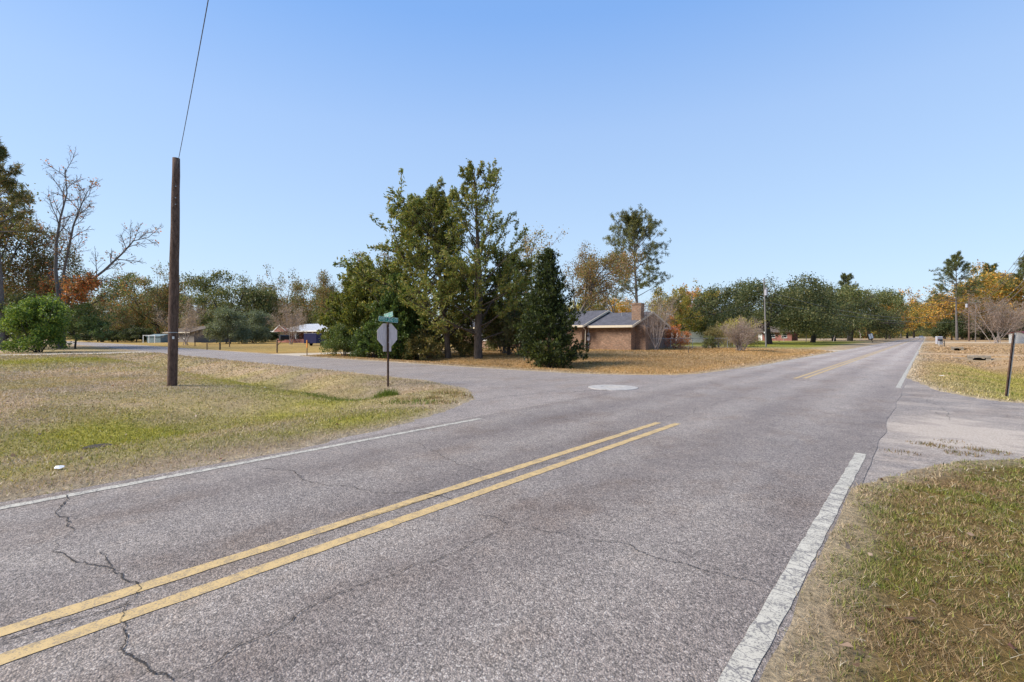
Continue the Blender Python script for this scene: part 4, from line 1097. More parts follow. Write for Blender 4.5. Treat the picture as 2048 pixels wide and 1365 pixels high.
def window(parent, x0, x1, y, z0, z1, face=-1, frame='white_trim', shutters=False, bars=1):
    """window in a wall facing -Y (face=-1); frame sits proud of the wall"""
    mb = MB(); f = 0.06; ya, yb = sorted((y, y + face * 0.06))
    mb.box(x0, x1, ya, yb, z0, z0 + f); mb.box(x0, x1, ya, yb, z1 - f, z1); mb.box(x0, x0 + f, ya, yb, z0 + f, z1 - f); mb.box(x1 - f, x1, ya, yb, z0 + f, z1 - f)
    for k in range(bars):
        zc = z0 + (z1 - z0) * (k + 1) / (bars + 1); mb.box(x0 + f, x1 - f, ya + 0.01, yb - 0.01, zc - 0.02, zc + 0.02)
    wobj = mb.build("window", M[frame], parent)
    mb = MB(); mb.box(x0 + f, x1 - f, y - 0.01, y + face * 0.02, z0 + f, z1 - f) if face > 0 else mb.box(x0 + f, x1 - f, y + face * 0.02, y + 0.01, z0 + f, z1 - f)
    mb.build("pane", M['glass'], wobj)
    mb = MB(); ya, yb = sorted((y, y + face * 0.12)); mb.box(x0 - 0.08, x1 + 0.08, ya, yb, z0 - 0.08, z0 - 0.005); mb.build("sill", M[frame], wobj)
    if shutters:
        for a, b in ((x0 - 0.42, x0 - 0.05), (x1 + 0.05, x1 + 0.42)):
            mb = MB(); ya, yb = sorted((y, y + face * 0.05)); mb.box(a, b, ya, yb, z0, z1); mb.build("shutter", M['shutter'], wobj)

# tan brick house
g0 = 0.0
house = tag(empty("brick_house", (0, 0, 0)), "low tan brick house with charcoal shingle roof and end chimney", "house")
def gable_wall(mb, axis, a0, a1, b, b1, zr, ze, zb=-0.3):
    """closed block of wall with gable ends, ridge along the axis"""
    m = (b + b1) / 2
    pts = []
    for a in (a0, a1):
        for (c, z) in ((b, zb), (b1, zb), (b1, ze), (m, zr), (b, ze)):
            pts.append((a, c, z) if axis == 'x' else (c, a, z))
    mb.add(pts, [(0, 1, 2, 3, 4), (9, 8, 7, 6, 5), (0, 5, 6, 1), (1, 6, 7, 2), (2, 7, 8, 3), (3, 8, 9, 4), (4, 9, 5, 0)])
mb = MB(); gable_wall(mb, 'x', -46, -27.4, 42.4, 51.8, 4.22, 2.60); mb.build("wall", M['brick_tan'], house)
mb = MB(); gable_wall(mb, 'x', -27.38, -22.1, 43.1, 51.1, 3.86, 2.52); mb.build("wall", M['brick_tan'], house)
mb = MB(); gable_wall(mb, 'y', 51.12, 57.5, -29.5, -24.0, 3.4, 2.45); mb.build("wall", M['brick_tan'], house)
mb = MB(); roof_slabs(mb, 'x', -46.5, -26.9, 41.8, 47.1, 52.4, 2.50, 4.32); roof = mb.build("roof", M['shingle'], house)
mb = MB(); roof_slabs(mb, 'x', -26.88, -21.65, 42.55, 47.1, 51.65, 2.46, 3.98); mb.build("roof", M['shingle'], house)
mb = MB(); roof_slabs(mb, 'y', 51.7, 58.0, -30.1, -26.75, -23.4, 2.36, 3.5); mb.build("roof", M['shingle'], house)
mb = MB(); mb.box(-46.5, -26.9, 41.74, 41.80, 2.44, 2.66); board(mb, (-26.86, 41.8, 2.42), (-26.86, 47.1, 4.24), 0.22, 0.06, 'x'); board(mb, (-26.86, 52.4, 2.42), (-26.86, 47.1, 4.24), 0.22, 0.06, 'x')
mb.build("fascia", M['cream'], house)
mb = MB(); mb.box(-26.8, -21.65, 42.49, 42.55, 2.38, 2.61); board(mb, (-21.62, 42.55, 2.38), (-21.62, 47.1, 3.90), 0.22, 0.06, 'x'); board(mb, (-21.62, 51.65, 2.38), (-21.62, 47.1, 3.90), 0.22, 0.06, 'x')
mb.build("fascia", M['cream'], house)
mb = MB(); board(mb, (-23.36, 51.7, 2.30), (-23.36, 58.0, 2.30), 0.2, 0.06, 'x'); mb.build("fascia", M['white_trim'], house)
mb = MB()   # chimney: broad base, shoulders, upper stack, corbelled top
mb.box(-22.1, -21.0, 44.0, 45.2, -0.3, 2.35)
mb.add([(-22.1, 44.0, 2.351), (-21.0, 44.0, 2.351), (-21.0, 45.2, 2.351), (-22.1, 45.2, 2.351), (-22.1, 44.2, 2.85), (-21.6, 44.2, 2.85), (-21.6, 45.0, 2.85), (-22.1, 45.0, 2.85)],
       [(4, 5, 6, 7), (0, 1, 5, 4), (1, 2, 6, 5), (2, 3, 7, 6), (3, 0, 4, 7)])
mb.box(-22.60, -21.6, 44.2, 45.0, 2.851, 4.70); mb.box(-22.66, -21.54, 44.14, 45.06, 4.701, 4.80); mb.box(-22.60, -21.6, 44.2, 45.0, 4.801, 4.87)
mb.build("chimney", M['brick_tan'], roof)
mb = MB(); mb.box(-23.0, -22.62, 44.1, 45.1, 3.02, 3.10); mb.build("flashing", M['galv'], roof)
mb = MB(); mb.box(-27.14, -26.84, 42.93, 43.10, 1.05, 1.85); mb.tube([(-27.0, 43.02, 1.85), (-27.0, 43.02, 2.95)], [0.035, 0.035], 8); mb.tube([(-27.0, 43.04, 0.0), (-27.0, 43.04, 1.05)], [0.03, 0.03], 8)
mt = mb.build("meter_box", M['grill'], house)
mb = MB(); mb.tube([(-27.0, 42.94, 1.55), (-27.0, 42.82, 1.55)], [0.11, 0.11], 14); mb.build("dial", M['glass'], mt)
mb = MB(); mb.tube([(-26.9, 41.85, 2.40), (-26.9, 42.30, 2.15), (-27.0, 42.36, 0.1)], [0.04, 0.04, 0.04], 8); mb.build("downspout", M['cream'], house)
for vx, vy in ((-31.0, 45.6), (-24.6, 45.9)):
    mb = MB(); mb.cyl(vx, vy, 3.5, 4.2 if vx < -28 else 4.0, 0.05, 8); mb.build("vent_pipe", M['galv'], roof)
window(house, -30.6, -29.4, 42.4, 1.0, 2.2); window(house, -36.5, -34.7, 42.4, 1.0, 2.2); window(house, -42.5, -41.0, 42.4, 1.0, 2.2)

# red brick ranch house with a white metal roof
rh = tag(empty("brick_house", (0, 0, 0)), "long red brick house with white metal roof and porch", "house")
mb = MB(); mb.box(-103, -70, 43.5, 50, -0.3, 2.45); mb.build("wall", M['brick_red'], rh)
mb = MB(); mb.box(-103.01, -88, 42.0, 43.49, -0.3, 0.85); mb.build("porch_wall", M['brick_red'], rh)
mb = MB()
mb.add([(-104.2, 41.2, 2.40), (-69, 41.2, 2.40), (-69, 50.8, 2.40), (-104.2, 50.8, 2.40), (-98.8, 46, 3.95), (-69, 46, 3.95)],
       [(0, 1, 5, 4), (2, 3, 4, 5), (3, 0, 4), (1, 2, 5), (3, 2, 1, 0)])
rr = mb.build("roof", M['metalroof'], rh)
mb = MB()
for k in range(34):
    x = -98.5 + k * 0.87; board(mb, (x, 41.2, 2.405), (x, 46, 3.955), 0.035, 0.04, 'x')
tag(mb.build("roof_seam", M['metalroof'], rr))
mb = MB(); mb.box(-104.2, -69, 41.14, 41.2, 2.28, 2.46); mb.build("fascia", M['white_trim'], rh)
mb = MB(); gable_wall(mb, 'y', 40.4, 41.13, -100.5, -95.2, 3.5, 2.5, 2.3); dm = mb.build("porch_gable", M['brick_red'], rr)
mb = MB(); board(mb, (-100.8, 40.36, 2.35), (-97.85, 40.36, 3.55), 0.18, 0.06, 'y'); board(mb, (-94.9, 40.36, 2.35), (-97.85, 40.36, 3.55), 0.18, 0.06, 'y'); mb.build("gable_trim", M['white_trim'], rr)
for x in (-101.4, -97.4, -93.4): window(rh, x, x + 1.0, 43.5, 0.95, 2.15, shutters=True)
window(rh, -90.6, -88.9, 43.5, 0.8, 2.2, bars=2); window(rh, -79.5, -78, 43.5, 0.95, 2.15, shutters=True)
for x in (-93.0, -88.6, -86.0, -83.6):
    mb = MB(); mb.box(x - 0.09, x + 0.09, 41.4, 41.58, 0.86 if x < -88 else 0.0, 2.40); mb.build("porch_post", M['white_trim'], rh)
mb = MB(); mb.box(-93.5, -83.5, 41.3, 43.49, -0.3, 0.12); mb.build("porch_floor", M['concrete'], rh)
mb = MB(); mb.box(-86.3, -85.3, 43.44, 43.5, 0.12, 2.2); dr = mb.build("door", M['siding'], rh)
mb = MB(); mb.box(-85.45, -85.38, 43.39, 43.44, 1.05, 1.15); mb.build("handle", M['iron'], dr)
# two white rockers' bench on the porch
b = tag(empty("porch_bench", (-90.8, 42.9, 0.12)), "white slatted bench on the red house's porch", "bench")
mb = MB(); mb.box(-0.75, 0.75, -0.22, 0.22, 0.40, 0.45); mb.build("seat", M['white_trim'], b)
mb = MB(); mb.box(-0.75, 0.75, 0.20, 0.24, 0.46, 0.54); mb.box(-0.75, 0.75, 0.20, 0.24, 0.66, 0.74); mb.box(-0.75, 0.75, 0.20, 0.24, 0.86, 0.94); mb.build("backrest", M['white_trim'], b)
for sx in (-0.7, 0.7):
    for sy in (-0.18, 0.20):
        mb = MB(); mb.box(sx - 0.03, sx + 0.03, sy - 0.03, sy + 0.03, 0, 0.40 if sy < 0 else 0.95); mb.build("leg", M['white_trim'], b)
# navy trailer-like panel screen beside the driveway
x, y = at(633, 68)
nv = tag(empty("cargo_trailer", (x, y, H(x, y)), 0.55), "dark navy enclosed trailer parked by the red brick house", "trailer")
mb = MB(); mb.box(-0.95, 0.95, -1.6, 1.6, 0.35, 1.75); mb.build("body", M['navy'], nv)
mb = MB(); mb.box(-0.97, 0.97, -1.62, 1.62, 1.751, 1.80); mb.build("roof", M['grill'], nv)
for sx in (-0.85, 0.85):
    mb = MB(); mb.tube([(sx - 0.1, 0, 0.3), (sx + 0.1, 0, 0.3)], [0.3, 0.3], 16); mb.build("wheel", M['rubber'], nv)
mb = MB(); mb.tube([(0, -1.6, 0.42), (0, -2.5, 0.42)], [0.05, 0.05], 6); mb.build("drawbar", M['iron'], nv)

# brown roofed house behind the side street
x, y = at(405, 106)
bh = tag(empty("grey_house", (x, y, 0), 0.0), "low grey house with brown roof half hidden behind trees", "house")
mb = MB(); gable_wall(mb, 'x', -11, 9, -4, 4, 3.4, 2.3); mb.build("wall", M['greywall'], bh)
mb = MB(); roof_slabs(mb, 'x', -11.7, 9.7, -4.8, 0, 4.8, 2.15, 3.55); mb.build("roof", M['shingle_brown'], bh)
mb = MB(); mb.box(-11.7, 9.7, -4.86, -4.8, 2.08, 2.28); mb.build("fascia", M['cream'], bh)
for xx in (-8, -3, 2): window(bh, xx, xx + 1.3, -4, 0.9, 2.0)
# blue grey shed with a white frame
x, y = at(322, 98)
sh = tag(empty("shed", (x, y, 0), 0.35), "blue grey shed with pale post frame left of the stub pole", "shed")
mb = MB(); gable_wall(mb, 'x', -1.8, 2.4, -1.6, 1.6, 1.75, 1.35); mb.build("wall", M['teal'], sh)
mb = MB(); roof_slabs(mb, 'x', -2.0, 2.6, -1.8, 0, 1.8, 1.36, 1.80, 0.05); mb.build("roof", M['teal'], sh)
for xx in (-1.4, 0.4, 2.2):
    mb = MB(); mb.box(xx - 0.05, xx + 0.05, -2.6, -2.5, -0.1, 1.55); mb.build("post", M['white_trim'], sh)
mb = MB(); mb.box(-1.5, 2.3, -2.58, -2.52, 1.551, 1.63); mb.build("rail", M['white_trim'], sh)

# white gabled house behind the chain link fence
x, y = at(1394, 95)
wh = tag(empty("white_house", (x, y, 0), YAW * 0.75), "pale blue white house with one gable end showing", "house")
mb = MB(); gable_wall(mb, 'y', 0, 12, -3.6, 3.6, 4.0, 2.7); mb.build("wall", M['siding'], wh)
mb = MB()
for k in range(11): mb.box(-3.6, 3.6, -0.03, 0.0, 0.2 + k * 0.23, 0.23 + k * 0.23)
mb.box(-3.62, 3.62, -0.05, -0.031, 2.66, 2.74); mb.build("siding_lap", M['siding'], wh)
mb = MB(); roof_slabs(mb, 'y', -0.4, 12.4, -4.1, 0, 4.1, 2.55, 4.08); mb.build("roof", M['shingle'], wh)
mb = MB(); board(mb, (-4.1, -0.43, 2.50), (0, -0.43, 4.03), 0.2, 0.05, 'y'); board(mb, (4.1, -0.43, 2.50), (0, -0.43, 4.03), 0.2, 0.05, 'y'); mb.build("rake_board", M['white_trim'], wh)
window(wh, -2.3, -1.4, 0, 1.1, 2.1); window(wh, 1.4, 2.3, 0, 1.1, 2.1)

# red brick house in the oaks' shade
x, y = at(1565, 132)
oh = tag(empty("brick_house", (x, y, 0), 0.0), "red brick house in deep shade behind the live oaks", "house")
mb = MB(); gable_wall(mb, 'x', -7, 3, -4, 4, 3.9, 2.5); mb.build("wall", M['brick_red'], oh)
mb = MB(); roof_slabs(mb, 'x', -7.6, 3.6, -4.7, 0, 4.7, 2.35, 4.0); mb.build("roof", M['shingle_brown'], oh)
mb = MB(); mb.box(-5.2, -4.2, -4.06, -4.0, 0.0, 2.1); mb.build("door", M['white_trim'], oh)
window(oh, -2.5, -1.0, -4, 0.9, 2.1); window(oh, 0.6, 1.9, -4, 0.9, 2.1)

# white shed at the right edge
x, y = at(2052, 98)
ws = tag(empty("shed", (x, y, 0), 0.9), "white metal shed with reddish roof at the photo's right edge", "shed")
mb = MB(); gable_wall(mb, 'x', -2.2, 2.2, -1.5, 1.5, 2.3, 1.9); mb.build("wall", M['white_trim'], ws)
mb = MB(); roof_slabs(mb, 'x', -2.4, 2.4, -1.7, 0, 1.7, 1.88, 2.36, 0.06); mb.build("roof", M['signred'], ws)
mb = MB(); mb.box(-0.6, 0.6, -1.54, -1.5, 0.0, 1.75); mb.build("door", M['metalroof'], ws)

# ------------------------------------------------------------------ chain link fence
def fence_run(pts, label, h=1.15):
    o = tag(empty("chain_link_fence", (pts[0][0], pts[0][1], 0)), label, "fence")
    ox, oy = pts[0]
    wires = MB(); rail = []
    for (ax, ay), (bx_, by_) in zip(pts[:-1], pts[1:]):
        L = math.hypot(bx_ - ax, by_ - ay); n = max(1, round(L / 2.6))
        for k in range(n + (1 if (bx_, by_) == pts[-1] else 0)):
            x = ax + (bx_ - ax) * k / n; y = ay + (by_ - ay) * k / n; z = H(x, y)
            mb = MB(); mb.cyl(0, 0, -0.15, h + 0.06, 0.03, 8); mb.tube([(0, 0, h + 0.061), (0, 0, h + 0.10)], [0.04, 0.012], 8)
            mb.build("post", M['galv'], o, loc=(x - ox, y - oy, z))
        z0 = H(ax, ay); z1 = H(bx_, by_)
        mb = MB(); mb.tube([(ax - ox, ay - oy, h + z0), (bx_ - ox, by_ - oy, h + z1)], [0.022, 0.022], 6); mb.build("top_rail", M['galv'], o)
        d = 0.11; m = int(L / d); k_ = int(h / d)
        ux, uy = (bx_ - ax) / L, (by_ - ay) / L
        for i in range(-k_, m):
            for sgn in (1, -1):
                s0, s1 = (i * d, i * d + h) if sgn > 0 else (i * d + h, i * d)
                z0_, z1_ = 0.03, h - 0.02
                # clip to the run
                def cl(s0, s1, z0_, z1_):
                    if s0 < 0: t = (0 - s0) / (s1 - s0); z0_ += (z1_ - z0_) * t; s0 = 0
                    if s1 > L: t = (L - s0) / (s1 - s0); z1_ = z0_ + (z1_ - z0_) * t; s1 = L
                    return s0, s1, z0_, z1_
                if sgn > 0: s0, s1, z0_, z1_ = cl(s0, s1, z0_, z1_)
                else:
                    s1, s0, z1_, z0_ = cl(s1, s0, z1_, z0_)
                if abs(s1 - s0) < 0.02: continue
                t = 0.0035
                a = (ax + ux * s0 - ox, ay + uy * s0 - oy, z0_ + z0); b = (ax + ux * s1 - ox, ay + uy * s1 - oy, z1_ + z0)
                wires.add([(a[0] - ux * t, a[1] - uy * t, a[2]), (a[0] + ux * t, a[1] + uy * t, a[2]), (b[0] + ux * t, b[1] + uy * t, b[2]), (b[0] - ux * t, b[1] - uy * t, b[2])], [(0, 1, 2, 3)])
    tag(wires.build("wire_mesh", M['galv'], o), kind="stuff")
    return o
fence_run([at(1296, 50.5), at(1385, 52.5), at(1455, 54.5), at(1470, 66)], "waist high chain link fence on the brown lawn beside the tan brick house")

# ------------------------------------------------------------------ stub pole with its span wire
px0 = at(344, FPX * EYE / 104.0); zb = H(*px0); d0 = 14.51
top = at(352.5, d0); ztop = zat(317, d0)
o = tag(empty("utility_pole", (px0[0], px0[1], zb)), "bare dark wooden stub pole standing alone in the left lawn", "pole")
prad = lambda t: 0.134 - 0.010 * t - 0.026 * t ** 3
mb = MB(); pts = []; rad = []
rp = random.Random(3)
for k in range(15):
    t = k / 14
    pts.append(((top[0] - px0[0]) * t + 0.005 * rp.uniform(-1, 1), (top[1] - px0[1]) * t + 0.005 * rp.uniform(-1, 1), -0.3 + (ztop - zb + 0.3) * t))
    rad.append(prad(t) + 0.002 * rp.uniform(-1, 1))
mb.tube(pts, rad, 20); mb.build("shaft", M['pole_wood'], o, smooth=False)
for p_ in o.children[0].data.polygons: p_.use_smooth = len(p_.vertices) == 4
fx, fy = SY, -CY     # unit vector from the pole towards the camera (level)
cxv, cyv = -px0[0], -px0[1]; cl_ = math.hypot(cxv, cyv); cxv /= cl_; cyv /= cl_
def on_pole(z, r):  # a spot on the pole's face turned to the road
    t = (z + 0.3) / (ztop - zb + 0.3)
    return ((top[0] - px0[0]) * t + cxv * r, (top[1] - px0[1]) * t + cyv * r, z)
zt = zat(665.5, d0) - zb
t_ = (zt + 0.3) / (ztop - zb + 0.3); rr_ = prad(t_)
mb = MB(); cx_, cy_ = (top[0] - px0[0]) * t_, (top[1] - px0[1]) * t_
nn = 24; a0_ = math.atan2(cyv, cxv)
vs = []; fs = []
for k in range(nn // 2 + 1):
    a = a0_ + math.pi * (k / (nn // 2) - 0.5) * 0.55 * 2 * 0.62
    for z in (zt - 0.012, zt + 0.012): vs.append((cx_ + (rr_ + 0.006) * math.cos(a), cy_ + (rr_ + 0.006) * math.sin(a), z))
    if k: fs.append((2 * k - 2, 2 * k, 2 * k + 1, 2 * k - 1))
mb.add(vs, fs); mb.build("metal_band", M['galv'], o)
for dz, s_, off in ((0.16, 0.028, 0.02), (0.205, 0.02, -0.02)):
    c0 = on_pole(zt - dz, rr_ + 0.004); mb = MB()
    mb.box(-s_, s_, -0.006, 0.006, -s_ * 1.4, s_ * 1.4); q = mb.build("pole_tag", M['white_trim'], o, loc=(c0[0] + off, c0[1], c0[2])); q.rotation_euler = (0, 0, a0_ + math.pi / 2)
for dz in (5.55, 5.75, 6.1):  # pole hardware
    c0 = on_pole(dz, 0.100); mb = MB(); mb.tube([(0, 0, 0), (cxv * 0.05, cyv * 0.05, 0)], [0.018, 0.018], 6); mb.build("bolt", M['galv'], o, loc=c0)
# the span wire rises over the road to the right
A = Vector((top[0] + cxv * 0.09 + 0.05, top[1] + cyv * 0.09, ztop - 0.35))
def span(name, A, B, sag, r, material, label=None, cat="cable", n=40, group=None, parent=None):
    pts = []
    for k in range(n + 1):
        t = k / n; p = A.lerp(B, t); p.z -= 4 * sag * t * (1 - t); pts.append(p)
    mb = MB(); mb.tube(pts, [r] * (n + 1), 5); ob = mb.build(name, material, parent)
    if label: tag(ob, label, cat, group)
    return ob
q7 = at(418, 7.6); zq = zat(0, 7.6)
B = Vector((A.x + (q7[0] - A.x) * 2.6, A.y + (q7[1] - A.y) * 2.6, A.z + (zq - A.z) * 2.6 + 0.9))
span("span_wire", A, B, 0.30, 0.008, M['wire'], "thin dark wire running up from the stub pole's top across the sky", "cable")

# ------------------------------------------------------------------ stop sign seen from behind, with two street name blades
sd0 = FPX * EYE / 97.0
sx_, sy_ = at(776, sd0); sz = H(sx_, sy_)
sg = tag(empty("stop_sign", (sx_, sy_, sz)), "stop sign seen from its weathered back, street name blades on top", "sign")
zloc = lambda py: zat(py, sd0) - sz
mb = MB(); w_ = 0.03
ztp = zloc(645)
mb.tube([(0, 0, -0.2), (0.0, 0.0, ztp)], [0.034, 0.034], 10); mb.build("post", M['rust'], sg)
zc = zloc(670.5); R_ = 0.381 / math.cos(math.pi / 8)
def octo(x, r): return [(x, r * math.cos(math.pi / 8 + k * math.pi / 4), zc + r * math.sin(math.pi / 8 + k * math.pi / 4)) for k in range(8)]
mb = MB(); xa, xb = -0.040, -0.034
mb.add(octo(xa, R_) + octo(xb, R_), [tuple(range(7, -1, -1)), tuple(range(8, 16))] + [(k, (k + 1) % 8, 8 + (k + 1) % 8, 8 + k) for k in range(8)])
plate = mb.build("octagon_plate", M['signback'], sg)
mb = MB(); mb.add(octo(xa - 0.002, R_ * 0.995), [tuple(range(7, -1, -1))]); mb.build("red_face", M['signred'], plate)
mb = MB(); zt1 = zc - 0.381 + 0.03; mb.box(-0.048, -0.043, -0.155, 0.155, zloc(703.5), zt1); pl = mb.build("lower_plaque", M['signback'], sg)
mb = MB()
for z in (zc + 0.24, zc - 0.24): mb.tube([(-0.034, 0, z), (0.05, 0, z)], [0.012, 0.012], 6)
mb.build("bolt", M['galv'], sg)
def text_mesh(txt, size):
    cu = bpy.data.curves.new("lettering", 'FONT'); cu.body = txt; cu.size = size; cu.align_x = 'CENTER'; cu.align_y = 'CENTER'; cu.resolution_u = 3
    t = bpy.data.objects.new("lettering", cu); C.objects.link(t); bpy.context.view_layer.update()
    me = bpy.data.meshes.new_from_object(t.evaluated_get(bpy.context.evaluated_depsgraph_get()))
    bpy.data.objects.remove(t); bpy.data.curves.remove(cu)
    me.materials.clear(); me.materials.append(M['letter']); return me
def blade(ln, h, txt, loc, rot, tilt, fit_w):
    o = empty("name_blade", loc); o.parent = sg; o.rotation_euler = (0, tilt, rot)
    mb = MB(); mb.box(-ln / 2, ln / 2, -0.003, 0.003, -h / 2, h / 2); bl = mb.build("name_blade", M['signgreen'], sg, loc=loc)
    bpy.data.objects.remove(o)
    bl.rotation_euler = (0, tilt, rot)
    mb = MB(); f = 0.008
    for y in (-0.0055, 0.0055):
        ya, yb = sorted((y, y * 0.56))
        mb.box(-ln / 2, ln / 2, ya, yb, h / 2 - f, h / 2); mb.box(-ln / 2, ln / 2, ya, yb, -h / 2, -h / 2 + f); mb.box(-ln / 2, -ln / 2 + f, ya, yb, -h / 2 + f, h / 2 - f); mb.box(ln / 2 - f, ln / 2, ya, yb, -h / 2 + f, h / 2 - f)
    mb.build("border", M['letter'], bl)
    me = text_mesh(txt, h * 0.95)
    for sgn in (1, -1):
        t = link("lettering", me, bl); wd = max(v.co.x for v in me.vertices) - min(v.co.x for v in me.vertices)
        t.scale = (fit_w / wd, 1, 1); t.location = (0, -0.0075 * sgn, 0); t.rotation_euler = (math.pi / 2, 0, 0 if sgn > 0 else math.pi)
    return bl
# lower blade runs along the main road, upper one along the side street
blade(0.68, 0.165, "WEST 2ND ST", (0.03, 0, zloc(639.5)), math.pi / 2 - 0.12, 0.075, 0.62)
blade(0.50, 0.155, "W BAY AVE", (0.03, 0, zloc(631)), -0.02, -0.16, 0.44)
mb = MB(); mb.box(-0.02, 0.05, -0.03, 0.03, zloc(636), zloc(634)); mb.build("bracket", M['galv'], sg)

# ------------------------------------------------------------------ leaning channel post by the right verge
pd = FPX * EYE / 116.0
ax_, ay_ = at(2012, pd); az = H(ax_, ay_); tx_, ty_ = at(2028, pd)
cp = tag(empty("sign_post", (ax_, ay_, az)), "leaning bare steel channel post in the green right verge", "post")
lean = Vector((tx_ - ax_, ty_ - ay_, zat(667, pd) - az))
lean_x, lean_y = lean.x / lean.z, lean.y / lean.z
def channel(name, z0, z1, w0, w1, y0, y1, material):
    mb = MB(); vs = []
    for z in (z0, z1):
        for (a, b) in ((w0, y0), (w1, y0), (w1, y1), (w0, y1)):
            vs.append((a * CY - b * SY + lean_x * z, a * SY + b * CY + lean_y * z, z))
    mb.add(vs, [(0, 3, 2, 1), (4, 5, 6, 7), (0, 1, 5, 4), (1, 2, 6, 5), (2, 3, 7, 6), (3, 0, 4, 7)])
    return mb.build(name, material, cp)
channel("web", -0.2, lean.z, -0.030, 0.018, 0.0, 0.006, M['rust'])
channel("flange", -0.2, lean.z, -0.037, -0.0305, -0.03, 0.006, M['rust'])
channel("flange", -0.2, lean.z + 0.01, 0.0185, 0.032, -0.03, 0.006, M['galv'])

# ------------------------------------------------------------------ mailboxes and posts
def mailbox(px, py, label, rz, boxm, postm, h=1.05, bh=0.24, ln=0.52, arm=0.3, lean=0.0, k=1.0):
    dpt = FPX * EYE / (py - HPX); x, y = at(px, dpt)
    o = tag(empty("mailbox", (x, y, H(x, y)), rz), label, "mailbox")
    o.scale = (k, k, k)
    mb = MB(); mb.box(-0.05, 0.05, -0.05, 0.05, -0.2, h); mb.box(-0.045, 0.045, -arm - 0.2, -0.051, h - 0.12, h - 0.03); mb.build("post", postm, o)
    mb = MB(); board(mb, (0, -0.05, h - 0.55), (0, -arm, h - 0.13), 0.07, 0.07, 'x'); mb.build("brace", postm, o)
    mb = MB(); w2 = bh * 0.42; prof = [(-w2, 0), (w2, 0), (w2, bh * 0.58)] + [(w2 * math.cos(a), bh * 0.58 + w2 * math.sin(a)) for a in np.linspace(0.3, math.pi - 0.3, 7)] + [(-w2, bh * 0.58)]
    n = len(prof); y0, y1 = -arm - ln * 0.75, -arm + ln * 0.25; zb_ = h - 0.029
    mb.add([(a, y0, zb_ + z) for a, z in prof] + [(a, y1, zb_ + z) for a, z in prof], [tuple(range(n)), tuple(range(2 * n - 1, n - 1, -1))] + [(i, n + i, n + (i + 1) % n, (i + 1) % n) for i in range(n)])
    bx_ = mb.build("box", boxm, o)
    mb = MB(); mb.box(w2 + 0.002, w2 + 0.012, y0 + 0.1, y0 + 0.14, zb_ + 0.06, zb_ + 0.26); mb.build("flag", M['signred'], bx_)
    return o
mailbox(554, 706, "big black mailbox on a brown post across the side street", -math.pi, M['black'], M['post_wood'], 1.15, 0.42, 0.75, 0.42, k=1.05)
mailbox(1889, 692, "dark mailbox on a black post beside the right lane", math.pi * 1.5, M['black'], M['bark_dark'], 1.05, 0.26, 0.55, 0.35)
for px, py, hh, r, m_, lb in [(414, 700, 0.72, 0.055, 'post_wood', "pale wooden post near the stub pole with a thin crossbar"),
                              (440, 700, 0.80, 0.075, 'bark_dark', "dark thick wooden post, middle one of three across the side street"),
                              (459, 694.5, 0.95, 0.07, 'post_wood', "brown wooden post farther back in the yellow lawn"),
                              (390, 692.5, 0.75, 0.06, 'bark_dark', "small dark post beside the pale stemmed bare tree")]:
    dpt = FPX * EYE / (py - HPX); x, y = at(px, dpt)
    o = tag(empty("wooden_post", (x, y, H(x, y))), lb, "post")
    mb = MB(); mb.tube([(0, 0, -0.2), (0.01, 0, hh - 0.04), (0.012, 0, hh)], [r, r * 0.94, r * 0.75], 9); mb.build("shaft", M[m_], o)
    if "crossbar" in lb:
        mb = MB(); mb.box(-0.62, 0.62, -0.02, 0.02, hh + 0.001, hh + 0.05); q = mb.build("crossbar", M['post_wood'], o); q.rotation_euler = (0, 0, YAW)
dpt = FPX * EYE / (712 - HPX); x, y = at(614, dpt)
o = tag(empty("marker_post", (x, y, H(x, y))), "orange topped marker post at the side street's far edge", "marker")
mb = MB(); mb.box(-0.045, 0.045, -0.02, 0.02, -0.2, 0.62); mb.build("stake", M['post_wood'], o)
mb = MB(); mb.box(-0.06, 0.06, -0.025, 0.025, 0.621, 1.22); mb.build("orange_panel", M['orange'], o)
dpt = FPX * EYE / (709 - HPX); x, y = at(1377, dpt)
o = tag(empty("yard_stake", (x, y, H(x, y))), "short dark stake alone on the orange brown lawn", "stake")
mb = MB(); mb.tube([(0, 0, -0.1), (0.01, 0, 0.38)], [0.03, 0.02], 7); mb.build("stake", M['bark_dark'], o)
mb = MB(); mb.tube([(0, 0, 0.381), (0.02, 0, 0.75)], [0.008, 0.006], 5); mb.build("rod", M['galv'], o)

# leaning white board by the far left road edge
dpt = 100.0; x, y = at(1745, dpt)
o = tag(empty("road_board", (x, y, H(x, y)), YAW), "white striped board leaning on a dark post by the far road edge", "sign")
th = math.radians(-17)
o.rotation_euler = (0, th, YAW)
mb = MB(); mb.box(-0.05, 0.05, -0.05, 0.05, -0.2, 1.0); mb.build("post", M['bark_dark'], o)
mb = MB(); mb.box(-0.55, 0.55, -0.06, 0.06, 0.75, 1.9); mb.build("backing", M['black'], o)
for a, b_ in ((-0.42, -0.06), (0.04, 0.42)):
    mb = MB(); mb.box(a, b_, -0.09, -0.061, 0.85, 1.85); mb.build("white_panel", M['white_trim'], o)

